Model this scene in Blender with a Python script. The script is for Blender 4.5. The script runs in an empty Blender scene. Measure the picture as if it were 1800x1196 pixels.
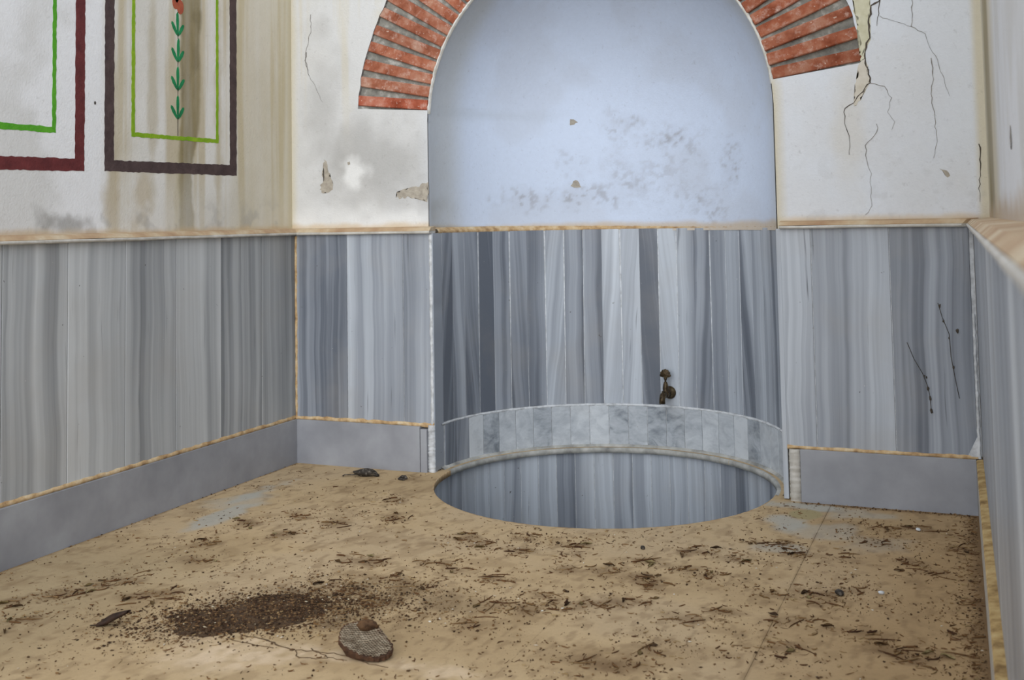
import bpy, bmesh, math, random
import numpy as np
from mathutils import Vector, Matrix

random.seed(7)
rng = np.random.default_rng(11)
SC = bpy.context.scene
COL = SC.collection

# ------------------------------------------------------------------ camera
CAM = np.array([1.4089, -3.8079, 0.9352])
YAW, PITCH, ROLL, FPX, PPY = -0.3923, 0.0614, -0.0175, 1966.649, 267.593
_cp, _sp = math.cos(PITCH), math.sin(PITCH)
FW = np.array([math.sin(YAW) * _cp, math.cos(YAW) * _cp, _sp])
_rt = np.array([math.cos(YAW), -math.sin(YAW), 0.0])
_up = np.cross(_rt, FW)
RT = math.cos(ROLL) * _rt + math.sin(ROLL) * _up
UP = -math.sin(ROLL) * _rt + math.cos(ROLL) * _up
cd = bpy.data.cameras.new('camera')
cam = bpy.data.objects.new('camera', cd)
COL.objects.link(cam)
cam.matrix_world = Matrix(((RT[0], UP[0], -FW[0], CAM[0]), (RT[1], UP[1], -FW[1], CAM[1]),
                           (RT[2], UP[2], -FW[2], CAM[2]), (0, 0, 0, 1)))
cd.sensor_width = 36.0
cd.lens = FPX / 1800 * 36.0
cd.shift_y = -(598 - PPY) / 1800
cd.clip_start = 0.02
cd.dof.use_dof = True
cd.dof.focus_distance = 3.7
cd.dof.aperture_fstop = 6.3
SC.camera = cam

# ------------------------------------------------------------------ sky, sun, exposure
wd = bpy.data.worlds.new('overcast_sky')
SC.world = wd
wd.use_nodes = True
bg = wd.node_tree.nodes['Background']
bg.inputs[0].default_value = (0.91, 0.955, 1.02, 1)
bg.inputs[1].default_value = 1.0
sd = bpy.data.lights.new('sun', 'SUN')
sd.energy = 1.9
sd.angle = math.radians(50)
sd.color = (0.96, 0.98, 1.0)
sun = bpy.data.objects.new('sun', sd)
COL.objects.link(sun)
sun.rotation_euler = Vector((-0.20, 0.94, -0.28)).to_track_quat('-Z', 'Y').to_euler()
vs = SC.view_settings
vs.view_transform = 'Standard'
vs.look = 'None'
vs.gamma = 1.0
vs.use_curve_mapping = False
vs.exposure = 0.15

# ------------------------------------------------------------------ measured room
XL, XR = -1.110, 1.383          # panel faces of the left and right ends of the back wall
ZT, ZB = 0.893, 0.172           # trim underside, baseboard top
NC = (0.1423, 0.0500)           # centre of niche panelling and well
NR, HR, WR = 0.640, 0.6055, 0.622
PC = (0.128, 1.315)             # arch centre on the wall (x, z)
RIN, ROUT = 0.658, 0.966
YP = 0.030                      # plaster face of the back wall
XPL = XL - 0.034                # plaster face of the left wall
RSL = -0.0165                   # right wall runs slightly outwards
HTOP = 2.75
YEND_L, YEND_R = -4.2, -3.45


def lin(c):
    return tuple(((v / 255) / 12.92 if v / 255 <= 0.04045 else ((v / 255 + 0.055) / 1.055) ** 2.4) for v in c)


def linc(r, g, b):
    return np.array(lin((r, g, b)))


# pixel of the photograph -> point on a real surface (used to read positions off the photograph)
def ray(px, py):
    return FW + (px - 900) / FPX * RT - (py - PPY) / FPX * UP


def on_plane(px, py, axis, val):
    v = ray(px, py)
    return CAM + v * ((val - CAM[axis]) / v[axis])


def on_floor(px, py, z=0.0):
    return on_plane(px, py, 2, z)


def on_back(px, py, y=YP):
    return on_plane(px, py, 1, y)


def on_left(px, py, x=XPL):
    return on_plane(px, py, 0, x)


def on_niche(px, py, R):
    v = ray(px, py)
    ox, oy = CAM[0] - NC[0], CAM[1] - NC[1]
    a = v[0] ** 2 + v[1] ** 2
    b = 2 * (ox * v[0] + oy * v[1])
    c = ox * ox + oy * oy - R * R
    t = (-b + math.sqrt(b * b - 4 * a * c)) / (2 * a)
    return CAM + v * t


# ------------------------------------------------------------------ numpy noise
_tab = rng.random((256, 256))


def vnoise(x, y, off=0):
    x = np.asarray(x, float) + off * 17.31
    y = np.asarray(y, float) + off * 5.77
    xi, yi = np.floor(x).astype(int), np.floor(y).astype(int)
    fx, fy = x - xi, y - yi
    fx, fy = fx * fx * (3 - 2 * fx), fy * fy * (3 - 2 * fy)
    g = lambda i, j: _tab[i % 256, j % 256]
    return (g(xi, yi) * (1 - fx) + g(xi + 1, yi) * fx) * (1 - fy) + (g(xi, yi + 1) * (1 - fx) + g(xi + 1, yi + 1) * fx) * fy


def fbm(x, y, off=0, octv=4):
    s, a, t = 0, 0.5, 0
    for k in range(octv):
        s = s + a * vnoise(x * 2 ** k, y * 2 ** k, off + k * 3)
        t += a
        a *= 0.5
    return s / t


def sstep(a, b, v):
    t = np.clip((v - a) / (b - a), 0, 1)
    return t * t * (3 - 2 * t)


def mixc(c, target, m):
    m = np.clip(m, 0, 1)[:, None]
    return c * (1 - m) + np.asarray(target)[None, :] * m


def blob(x, y, cx, cy, rx, ry, soft=0.6, rough=0.5, sc=25, off=0):
    d = np.sqrt(((x - cx) / rx) ** 2 + ((y - cy) / ry) ** 2)
    d = d + rough * (fbm(x * sc, y * sc, off) - 0.5) * 2
    return 1 - sstep(1 - soft, 1 + soft * 0.3, d)


# ------------------------------------------------------------------ object helpers
def link(name, me, mat=None, parent=None):
    o = bpy.data.objects.new(name, me)
    COL.objects.link(o)
    if mat is not None and me is not None and not me.materials:
        me.materials.append(mat)
    if parent is not None:
        o.parent = parent
    return o


def tag(o, label, cat, group=None, kind=None):
    o['label'] = label
    o['category'] = cat
    if group:
        o['group'] = group
    if kind:
        o['kind'] = kind
    return o


def struct(o, label, cat):
    return tag(o, label, cat, kind='structure')


def pydata(name, verts, faces, smooth=False):
    me = bpy.data.meshes.new(name)
    me.from_pydata([tuple(map(float, v)) for v in verts], [], [tuple(int(i) for i in f) for f in faces])
    me.update()
    if smooth:
        me.polygons.foreach_set('use_smooth', [True] * len(me.polygons))
    return me


def set_cols(me, cols):
    at = me.color_attributes.new('Wear', 'FLOAT_COLOR', 'POINT')
    a = np.ones((len(me.vertices), 4), dtype=np.float32)
    a[:, :3] = cols
    at.data.foreach_set('color', a.ravel())


def bm_mesh(name, bm, smooth=False):
    me = bpy.data.meshes.new(name)
    bm.normal_update()
    bm.to_mesh(me)
    bm.free()
    if smooth:
        me.polygons.foreach_set('use_smooth', [True] * len(me.polygons))
    return me


def box_mesh(name, x0, x1, y0, y1, z0, z1, bev=0.0015, jit=0.0):
    bm = bmesh.new()
    bmesh.ops.create_cube(bm, size=1.0)
    for v in bm.verts:
        v.co = Vector((x0 if v.co.x < 0 else x1, y0 if v.co.y < 0 else y1, z0 if v.co.z < 0 else z1))
        if jit:
            v.co += Vector((random.uniform(-jit, jit), random.uniform(-jit, jit), random.uniform(-jit, jit)))
    if bev:
        bmesh.ops.bevel(bm, geom=list(bm.edges), offset=bev, segments=1, affect='EDGES')
    return bm_mesh(name, bm)


def lathe(bm, prof, seg=20, mat=Matrix.Identity(4)):
    """profile [(r, z)] about local Z, capped"""
    rings = []
    for r, z in prof:
        rings.append([bm.verts.new(mat @ Vector((r * math.cos(2 * math.pi * k / seg), r * math.sin(2 * math.pi * k / seg), z)))
                      for k in range(seg)])
    for a, b in zip(rings, rings[1:]):
        for k in range(seg):
            bm.faces.new((a[k], a[(k + 1) % seg], b[(k + 1) % seg], b[k]))
    bm.faces.new(rings[0][::-1])
    bm.faces.new(rings[-1])


def tube(bm, pts, rads, seg=6):
    pts = [Vector(p) for p in pts]
    rings = []
    for i, p in enumerate(pts):
        d = (pts[min(i + 1, len(pts) - 1)] - pts[max(i - 1, 0)]).normalized()
        a = d.cross(Vector((0.13, 0.21, 1))).normalized()
        b = d.cross(a)
        r = rads[i] if hasattr(rads, '__len__') else rads
        rings.append([bm.verts.new(p + a * r * math.cos(2 * math.pi * k / seg) + b * r * math.sin(2 * math.pi * k / seg))
                      for k in range(seg)])
    for a, b in zip(rings, rings[1:]):
        for k in range(seg):
            bm.faces.new((a[k], a[(k + 1) % seg], b[(k + 1) % seg], b[k]))
    bm.faces.new(rings[0][::-1])
    bm.faces.new(rings[-1])


def grid_minus(us, ws, poly):
    """2-D grid (u, w) with a polygon removed; vertices near its edge are moved onto the edge"""
    U, W = np.meshgrid(us, ws, indexing='ij')
    P = np.stack([U.ravel(), W.ravel()], 1)
    nu, nw = len(us), len(ws)
    h = max(np.diff(us).max(), np.diff(ws).max())
    inside = None
    if poly is not None:
        poly = np.asarray(poly, float)
        A, B = poly, np.roll(poly, -1, 0)
        best = np.full(len(P), 9.0)
        near = P.copy()
        lo, hi = poly.min(0) - 2 * h, poly.max(0) + 2 * h
        sel = np.where(((P > lo) & (P < hi)).all(1))[0]
        Q = P[sel]
        bs, nr = np.full(len(Q), 9.0), Q.copy()
        for a, b in zip(A, B):
            d = b - a
            L = d @ d
            if L < 1e-12:
                continue
            t = np.clip(((Q - a) @ d) / L, 0, 1)
            C = a + t[:, None] * d
            ds = np.hypot(*(Q - C).T)
            m = ds < bs
            bs[m] = ds[m]
            nr[m] = C[m]
        snap = bs < 0.55 * h
        P[sel[snap]] = nr[snap]
    f = []
    idx = np.arange(nu * nw).reshape(nu, nw)
    F = np.stack([idx[:-1, :-1], idx[1:, :-1], idx[1:, 1:], idx[:-1, 1:]], -1).reshape(-1, 4)
    if poly is not None:
        c = P[F].mean(1)
        inside = np.zeros(len(c), bool)
        for a, b in zip(A, B):
            cond = (a[1] > c[:, 1]) != (b[1] > c[:, 1])
            with np.errstate(divide='ignore', invalid='ignore'):
                xx = (b[0] - a[0]) * (c[:, 1] - a[1]) / (b[1] - a[1]) + a[0]
            inside ^= cond & (c[:, 0] < xx)
        F = F[~inside]
    used = np.unique(F)
    mp = -np.ones(len(P), int)
    mp[used] = np.arange(len(used))
    return P[used], mp[F]


def solidify_edges(me, vec):
    """give an open sheet real thickness: its border is pulled back by vec"""
    bm = bmesh.new()
    bm.from_mesh(me)
    ed = [e for e in bm.edges if e.is_boundary]
    r = bmesh.ops.extrude_edge_only(bm, edges=ed)
    for v in r['geom']:
        if isinstance(v, bmesh.types.BMVert):
            v.co += Vector(vec)
    bm.normal_update()
    bm.to_mesh(me)
    bm.free()


# ------------------------------------------------------------------ materials
def new_mat(name, rough=0.8, spec=0.5):
    m = bpy.data.materials.new(name)
    m.use_nodes = True
    nt = m.node_tree
    b = nt.nodes['Principled BSDF']
    b.inputs['Roughness'].default_value = rough
    b.inputs['Specular IOR Level'].default_value = spec
    return m, nt, b


def N(nt, t, **kw):
    n = nt.nodes.new(t)
    for k, v in kw.items():
        setattr(n, k, v)
    return n


def math_n(nt, op, a, b=None, c=None, clamp=False):
    n = N(nt, 'ShaderNodeMath', operation=op, use_clamp=clamp)
    for i, v in enumerate((a, b, c)):
        if v is None:
            continue
        if isinstance(v, (int, float)):
            n.inputs[i].default_value = v
        else:
            nt.links.new(v, n.inputs[i])
    return n.outputs[0]


def noise(nt, vec, scale, detail=3, rough=0.5, dist=0.0):
    n = N(nt, 'ShaderNodeTexNoise')
    n.inputs['Scale'].default_value = scale
    n.inputs['Detail'].default_value = detail
    n.inputs['Roughness'].default_value = rough
    n.inputs['Distortion'].default_value = dist
    if vec is not None:
        nt.links.new(vec, n.inputs['Vector'])
    return n.outputs['Fac']


def ramp(nt, fac, stops):
    n = N(nt, 'ShaderNodeValToRGB')
    e = n.color_ramp.elements
    while len(e) < len(stops):
        e.new(0.5)
    for k, (p, c) in enumerate(stops):
        e[k].position = p
        e[k].color = (c[0], c[1], c[2], 1)
    nt.links.new(fac, n.inputs[0])
    return n.outputs[0]


def mix_col(nt, fac, a, b, mode='MIX'):
    n = N(nt, 'ShaderNodeMix', data_type='RGBA', blend_type=mode)
    for i, v in ((0, fac), (6, a), (7, b)):
        if isinstance(v, (int, float)):
            n.inputs[i].default_value = v
        elif isinstance(v, tuple):
            n.inputs[i].default_value = (v[0], v[1], v[2], 1)
        else:
            nt.links.new(v, n.inputs[i])
    return n.outputs[2]


def bump(nt, b, h, strength, dist):
    n = N(nt, 'ShaderNodeBump')
    n.inputs['Strength'].default_value = strength
    n.inputs['Distance'].default_value = dist
    nt.links.new(h, n.inputs['Height'])
    nt.links.new(n.outputs[0], b.inputs['Normal'])


def objcoord(nt):
    return N(nt, 'ShaderNodeTexCoord').outputs['Object']


def worn_mat(name, rough, grain, gscale, speck, sscale, bstr, bdist, bscale, spec=0.3):
    """colour from the wear map of the surface, fine grain and relief from noise"""
    m, nt, b = new_mat(name, rough, spec)
    co = objcoord(nt)
    at = N(nt, 'ShaderNodeAttribute', attribute_name='Wear')
    g = noise(nt, co, gscale, 4, 0.6)
    k = math_n(nt, 'MULTIPLY_ADD', g, grain * 2, 1 - grain)
    c = mix_col(nt, 1.0, at.outputs['Color'], k, 'MULTIPLY')
    s = noise(nt, co, sscale, 3, 0.65)
    sp = math_n(nt, 'MULTIPLY', math_n(nt, 'SUBTRACT', s, 0.62, clamp=True), speck, clamp=True)
    c = mix_col(nt, sp, c, tuple(lin((95, 88, 78))))
    nt.links.new(c, b.inputs['Base Color'])
    h = math_n(nt, 'ADD', noise(nt, co, bscale, 4, 0.6), math_n(nt, 'MULTIPLY', noise(nt, co, bscale / 9, 2), 0.8))
    bump(nt, b, h, bstr, bdist)
    return m


M_PLASTER = worn_mat('limewashed_plaster', 0.9, 0.05, 60, 1.2, 55, 0.4, 0.003, 130)
M_FLOOR = worn_mat('dusty_floor', 0.92, 0.10, 70, 2.2, 90, 0.5, 0.002, 160)


def marble_mat(name, dark, mid, light, vert=True, rough=0.33):
    """streaked marble: object colour gives tone (r), seed (g) and lean of the veins (b)"""
    m, nt, b = new_mat(name, rough, 0.45)
    co = N(nt, 'ShaderNodeSeparateXYZ')
    nt.links.new(objcoord(nt), co.inputs[0])
    oi = N(nt, 'ShaderNodeObjectInfo')
    oc = N(nt, 'ShaderNodeSeparateColor')
    nt.links.new(oi.outputs['Color'], oc.inputs[0])
    seed = math_n(nt, 'MULTIPLY', oc.outputs[1], 97.0)
    lean = math_n(nt, 'MULTIPLY', math_n(nt, 'SUBTRACT', oc.outputs[2], 0.5), 0.5)
    x = math_n(nt, 'ADD', co.outputs[0], math_n(nt, 'MULTIPLY', co.outputs[2], lean))

    wv = N(nt, 'ShaderNodeCombineXYZ')
    nt.links.new(math_n(nt, 'MULTIPLY', co.outputs[2], 2.6), wv.inputs[2])
    nt.links.new(seed, wv.inputs[1])
    nt.links.new(math_n(nt, 'MULTIPLY', co.outputs[0], 3.0), wv.inputs[0])
    x = math_n(nt, 'ADD', x, math_n(nt, 'MULTIPLY_ADD', noise(nt, wv.outputs[0], 1.0, 2, 0.5), 0.035, -0.0175))

    def vec(zs):
        c = N(nt, 'ShaderNodeCombineXYZ')
        nt.links.new(x, c.inputs[0])
        nt.links.new(seed, c.inputs[1])
        nt.links.new(math_n(nt, 'MULTIPLY', co.outputs[2], zs), c.inputs[2])
        return c.outputs[0]
    if vert:
        n1 = noise(nt, vec(0.012), 11, 4, 0.58)
        n2 = noise(nt, vec(0.006), 90, 3, 0.6)
        n3 = noise(nt, vec(0.35), 3.2, 3, 0.5)
        n5 = noise(nt, vec(0.010), 19, 1, 0.4)
        f = math_n(nt, 'ADD', math_n(nt, 'MULTIPLY', n1, 1.1), math_n(nt, 'MULTIPLY', n2, 0.24))
        f = math_n(nt, 'ADD', f, math_n(nt, 'MULTIPLY', n3, 0.36))
        st = N(nt, 'ShaderNodeMapRange', interpolation_type='SMOOTHSTEP')
        st.inputs[1].default_value, st.inputs[2].default_value = 0.47, 0.53
        nt.links.new(n5, st.inputs[0])
        f = math_n(nt, 'ADD', f, math_n(nt, 'MULTIPLY', st.outputs[0], 0.11))
        f = math_n(nt, 'ADD', f, math_n(nt, 'SUBTRACT', oc.outputs[0], 0.87))
        c = ramp(nt, f, [(0.22, dark), (0.50, mid), (0.80, light)])
        n4 = noise(nt, vec(0.035), 100, 2, 0.4)
        c = mix_col(nt, math_n(nt, 'MULTIPLY', math_n(nt, 'SUBTRACT', n4, 0.70, clamp=True), 7, clamp=True), c, tuple(np.array(dark) * 0.6))
    else:
        n1 = noise(nt, vec(1.3), 13, 4, 0.6, 1.0)
        n2 = noise(nt, vec(2.2), 45, 3, 0.6)
        f = math_n(nt, 'ADD', math_n(nt, 'MULTIPLY', n1, 1.0), math_n(nt, 'MULTIPLY', n2, 0.3))
        f = math_n(nt, 'ADD', f, math_n(nt, 'SUBTRACT', oc.outputs[0], 0.60))
        c = ramp(nt, f, [(0.15, dark), (0.42, mid), (0.8, light)])
    # dirt specks and lime flecks
    wc = N(nt, 'ShaderNodeNewGeometry').outputs['Position']
    d = noise(nt, wc, 45, 2, 0.6)
    c = mix_col(nt, math_n(nt, 'MULTIPLY', math_n(nt, 'SUBTRACT', d, 0.735, clamp=True), 14, clamp=True), c, lin((62, 55, 48)))
    d2 = noise(nt, wc, 90, 2, 0.6)
    c = mix_col(nt, math_n(nt, 'MULTIPLY', math_n(nt, 'SUBTRACT', d2, 0.74, clamp=True), 12, clamp=True), c, lin((205, 205, 205)))
    # dusty film in patches
    d3 = noise(nt, wc, 3.0, 4, 0.6)
    c = mix_col(nt, math_n(nt, 'MULTIPLY', math_n(nt, 'SUBTRACT', d3, 0.5, clamp=True), 0.9, clamp=True), c, lin((168, 160, 148)))
    nt.links.new(c, b.inputs['Base Color'])
    nt.links.new(math_n(nt, 'MULTIPLY_ADD', d3, 0.3, rough - 0.1), b.inputs['Roughness'])
    bump(nt, b, n2, 0.05, 0.001)
    return m


M_MARBLE = marble_mat('grey_streaked_marble', lin((98, 104, 114)), lin((152, 158, 167)), lin((196, 203, 211)))
M_MARBLE_L = marble_mat('warm_grey_streaked_marble', lin((116, 119, 122)), lin((166, 169, 171)), lin((200, 203, 204)))
M_TILE = marble_mat('cloudy_grey_marble', lin((120, 127, 134)), lin((172, 178, 184)), lin((205, 210, 214)), vert=False)


def noisy_mat(name, stops, scale, rough=0.85, detail=4, bstr=0.4, bdist=0.002, bscale=None, zs=1.0, spec=0.3):
    m, nt, b = new_mat(name, rough, spec)
    wc = N(nt, 'ShaderNodeNewGeometry').outputs['Position']
    f = noise(nt, wc, scale, detail, 0.6)
    nt.links.new(ramp(nt, f, stops), b.inputs['Base Color'])
    bump(nt, b, noise(nt, wc, bscale or scale * 3, 3), bstr, bdist)
    return m


M_BASE = noisy_mat('plain_grey_marble', [(0.3, lin((136, 138, 144))), (0.55, lin((152, 154, 160))), (0.75, lin((164, 167, 172)))], 5, rough=0.4, bstr=0.05)
M_GROUT = noisy_mat('white_grout', [(0.3, lin((172, 174, 176))), (0.6, lin((214, 217, 220)))], 40)
M_GROUT_TAN = noisy_mat('tan_grout', [(0.3, lin((150, 118, 82))), (0.5, lin((196, 165, 122))), (0.7, lin((216, 198, 165)))], 30)
M_TRIM = noisy_mat('cream_stone_trim', [(0.3, lin((160, 128, 98))), (0.5, lin((184, 158, 126))), (0.7, lin((208, 196, 170)))], 7, rough=0.7)
M_TRIM_LIP = noisy_mat('pale_stone_edge', [(0.3, lin((170, 165, 155))), (0.7, lin((206, 203, 196)))], 20, rough=0.6)
M_LEDGE = noisy_mat('dusty_ledge', [(0.3, lin((128, 100, 60))), (0.5, lin((182, 152, 100))), (0.7, lin((205, 180, 130)))], 28)
M_MORTAR = noisy_mat('grey_mortar', [(0.3, lin((108, 106, 100))), (0.55, lin((140, 138, 130))), (0.75, lin((190, 188, 182)))], 30, bstr=0.6, bdist=0.004, bscale=120)
M_RIM = noisy_mat('lime_smeared_edge', [(0.3, lin((128, 128, 124))), (0.5, lin((168, 167, 161))), (0.7, lin((198, 197, 191)))], 14)
M_CRACK = noisy_mat('crack_dark_brown', [(0.3, lin((62, 56, 50))), (0.7, lin((95, 86, 76)))], 60)
M_CRACK_THIN = noisy_mat('hairline_crack', [(0.3, lin((120, 116, 112))), (0.7, lin((158, 154, 150)))], 60)
M_BARE = noisy_mat('bare_render', [(0.3, lin((150, 142, 130))), (0.7, lin((182, 174, 160)))], 60, bstr=0.6)
M_BARE_Y = noisy_mat('yellowish_render', [(0.3, lin((190, 186, 156))), (0.7, lin((214, 211, 188)))], 30)
M_WELLBED = noisy_mat('damp_well_floor', [(0.3, lin((70, 70, 66))), (0.7, lin((110, 108, 100)))], 12)
M_BED = noisy_mat('mortar_bed', [(0.3, lin((80, 64, 46))), (0.7, lin((120, 98, 72)))], 50)


def brick_mat():
    m, nt, b = new_mat('lime_stained_brick', 0.9, 0.25)
    oi = N(nt, 'ShaderNodeObjectInfo')
    wc = N(nt, 'ShaderNodeNewGeometry').outputs['Position']
    f = noise(nt, wc, 16, 4, 0.6)
    warm = ramp(nt, f, [(0.3, lin((136, 68, 44))), (0.5, lin((170, 98, 72))), (0.7, lin((192, 138, 114)))])
    c = mix_col(nt, 1.0, warm, oi.outputs['Color'], 'MULTIPLY')
    g = noise(nt, wc, 34, 5, 0.7)
    c = mix_col(nt, math_n(nt, 'MULTIPLY', math_n(nt, 'SUBTRACT', g, 0.53, clamp=True), 4.0, clamp=True), c, lin((198, 168, 154)))
    s = noise(nt, wc, 110, 2, 0.5)
    c = mix_col(nt, math_n(nt, 'MULTIPLY', math_n(nt, 'SUBTRACT', s, 0.68, clamp=True), 9, clamp=True), c, lin((222, 205, 190)))
    nt.links.new(c, b.inputs['Base Color'])
    bump(nt, b, noise(nt, wc, 90, 4), 0.5, 0.003)
    return m


M_BRICK = brick_mat()


def paint_mat(name, a, b_):
    m, nt, b = new_mat(name, 0.75, 0.3)
    wc = N(nt, 'ShaderNodeNewGeometry').outputs['Position']
    f = noise(nt, wc, 20, 5, 0.65)
    nt.links.new(ramp(nt, f, [(0.3, lin(a)), (0.7, lin(b_))]), b.inputs['Base Color'])
    bump(nt, b, noise(nt, wc, 130, 4), 0.5, 0.003)
    return m


M_P_MAROON = paint_mat('maroon_paint', (86, 36, 38), (116, 52, 52))
M_P_BROWN = paint_mat('dark_brown_paint', (62, 48, 48), (88, 72, 70))
M_P_GREEN = paint_mat('leaf_green_paint', (70, 150, 30), (96, 172, 44))
M_P_LIME = paint_mat('lime_green_paint', (112, 158, 18), (146, 178, 36))
M_P_LEAF = paint_mat('emerald_paint', (8, 104, 62), (34, 146, 88))
M_P_STEM = paint_mat('black_brown_paint', (44, 40, 36), (70, 62, 54))
M_P_RED = paint_mat('brick_red_paint', (150, 62, 48), (176, 96, 66))


def island_mat(name, stops, rough=0.9):
    m, nt, b = new_mat(name, rough, 0.2)
    g = N(nt, 'ShaderNodeNewGeometry').outputs['Random Per Island']
    nt.links.new(ramp(nt, g, stops), b.inputs['Base Color'])
    return m


def objrand_mat(name, stops, rough=0.9):
    m, nt, b = new_mat(name, rough, 0.2)
    oi = N(nt, 'ShaderNodeObjectInfo')
    wc = N(nt, 'ShaderNodeNewGeometry').outputs['Position']
    f = math_n(nt, 'ADD', oi.outputs['Random'], math_n(nt, 'MULTIPLY_ADD', noise(nt, wc, 120, 2), 0.5, -0.25))
    nt.links.new(ramp(nt, f, stops), b.inputs['Base Color'])
    return m


M_CRUMB = island_mat('soil_crumbs', [(0.0, lin((58, 42, 28))), (0.45, lin((96, 72, 48))), (0.8, lin((132, 104, 70))), (0.97, lin((160, 134, 98))), (1.0, lin((225, 220, 205)))])
M_CRUMB_D = island_mat('dark_crumbs', [(0.0, lin((46, 32, 22))), (0.55, lin((78, 56, 38))), (0.9, lin((118, 90, 60))), (0.985, lin((150, 126, 90))), (1.0, lin((200, 190, 165)))])
M_CHAFF = island_mat('dry_plant_bits', [(0.0, lin((70, 46, 28))), (0.5, lin((108, 76, 46))), (0.8, lin((126, 100, 66))), (1.0, lin((160, 138, 100)))])
M_TWIG = objrand_mat('dry_twig_bark', [(0.0, lin((62, 40, 26))), (0.5, lin((98, 68, 42))), (0.85, lin((116, 90, 58))), (1.0, lin((146, 120, 86)))])
M_LEAF = objrand_mat('dry_leaf', [(0.0, lin((56, 40, 26))), (0.5, lin((98, 74, 46))), (0.8, lin((110, 96, 60))), (1.0, lin((152, 136, 98)))])
M_BLACK = noisy_mat('blackened_husk', [(0.3, lin((30, 26, 22))), (0.55, lin((60, 54, 48))), (0.75, lin((132, 124, 114)))], 90, rough=0.7)
M_DARKLEAF = noisy_mat('dark_dead_leaf', [(0.3, lin((26, 17, 12))), (0.7, lin((66, 46, 34)))], 60, rough=0.7)
M_HEAP = noisy_mat('dark_soil_heap', [(0.3, lin((56, 42, 30))), (0.55, lin((84, 64, 44))), (0.75, lin((120, 96, 68)))], 60, bstr=1.0, bdist=0.006, bscale=120)
M_COMB = noisy_mat('papery_comb', [(0.3, lin((104, 88, 70))), (0.5, lin((140, 126, 106))), (0.7, lin((168, 156, 136)))], 70)
M_CELL = noisy_mat('empty_cell', [(0.3, lin((30, 20, 14))), (0.7, lin((58, 40, 28)))], 90)  # shade inside the cells painted as a much darker brown
M_COMB_SIDE = noisy_mat('brown_comb_side', [(0.3, lin((44, 28, 19))), (0.7, lin((92, 64, 44)))], 70)
M_CLOD = noisy_mat('brown_clod', [(0.3, lin((66, 47, 32))), (0.7, lin((106, 78, 52)))], 60, bstr=0.8, bdist=0.004)
M_BRONZE = noisy_mat('tarnished_bronze', [(0.3, lin((42, 34, 26))), (0.55, lin((82, 68, 48))), (0.75, lin((130, 118, 88)))], 60, rough=0.45, bstr=0.2)
M_BRONZE.node_tree.nodes['Principled BSDF'].inputs['Metallic'].default_value = 0.55
M_WEB = noisy_mat('dusty_cobweb', [(0.3, lin((52, 46, 40))), (0.7, lin((84, 76, 66)))], 60)

TAN = linc(200, 176, 138)
GREY = linc(152, 150, 146)
OLIVE = linc(126, 112, 68)
BEIGE = linc(202, 192, 164)

# ------------------------------------------------------------------ back wall: plaster with the arch cut out of it
t0L, t0R = math.radians(175.6), math.radians(7.4)
arc = [(PC[0] + ROUT * math.cos(t), PC[1] + ROUT * math.sin(t)) for t in np.linspace(t0L, t0R, 120)]
arc = [(x + 0.005 * (vnoise(x * 40, z * 40) - 0.5) * 2, z + 0.005 * (vnoise(x * 40, z * 40, 4) - 0.5) * 2) for x, z in arc]
inL = (PC[0] + RIN * math.cos(t0L), PC[1] + RIN * math.sin(t0L))
inR = (PC[0] + RIN * math.cos(t0R), PC[1] + RIN * math.sin(t0R))
opening = [(PC[0] - RIN, -1.0), (PC[0] - RIN, PC[1]), inL] + arc + [inR, (PC[0] + RIN, PC[1]), (PC[0] + RIN, -1.0)]
us = np.unique(np.concatenate([np.linspace(-1.75, XPL - 0.001, 12), np.linspace(XPL, 1.50, 440), np.linspace(1.501, 2.0, 8)]))
ws = np.unique(np.concatenate([np.linspace(-0.05, 0.86, 20), np.linspace(0.865, 1.95, 180), np.linspace(1.96, HTOP, 24)]))
P, F = grid_minus(us, ws, opening)
x, z = P[:, 0], P[:, 1]
c = np.tile(linc(216, 220, 226), (len(P), 1))
c = mixc(c, linc(208, 207, 205), (0.7 - 0.4 * (x > 0.8)) * sstep(0.42, 0.68, fbm(x * 4, z * 4, 1)))
left = sstep(-0.45, -0.6, x)
c = mixc(c, linc(204, 203, 200), 0.8 * left)
c = mixc(c, GREY, left * 0.55 * blob(x, z, -0.72, 1.18, 0.33, 0.2, 0.9, 0.7, 9, 2))
c = mixc(c, GREY, left * 0.40 * blob(x, z, -1.0, 1.45, 0.12, 0.3, 0.9, 0.7, 9, 3))
c = mixc(c, linc(232, 232, 230), left * 0.8 * blob(x, z, -0.86, 1.13, 0.07, 0.07, 0.8, 0.6, 20, 4))
c = mixc(c, linc(232, 232, 230), left * 0.7 * sstep(1.06, 0.96, z + 0.06 * fbm(x * 12, z * 12, 5)))
c = mixc(c, BEIGE, 0.75 * sstep(XPL + 0.05, XPL, x + 0.02 * fbm(x * 20, z * 5, 6)))
c = mixc(c, BEIGE, 0.4 * left * sstep(0.55, 0.75, fbm(x * 26, z * 1.2, 7)) * sstep(1.2, 1.6, z))
c = mixc(c, TAN, 0.7 * sstep(0.945, 0.918, z + 0.02 * (fbm(x * 18, z * 18, 8) - 0.5)))
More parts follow.
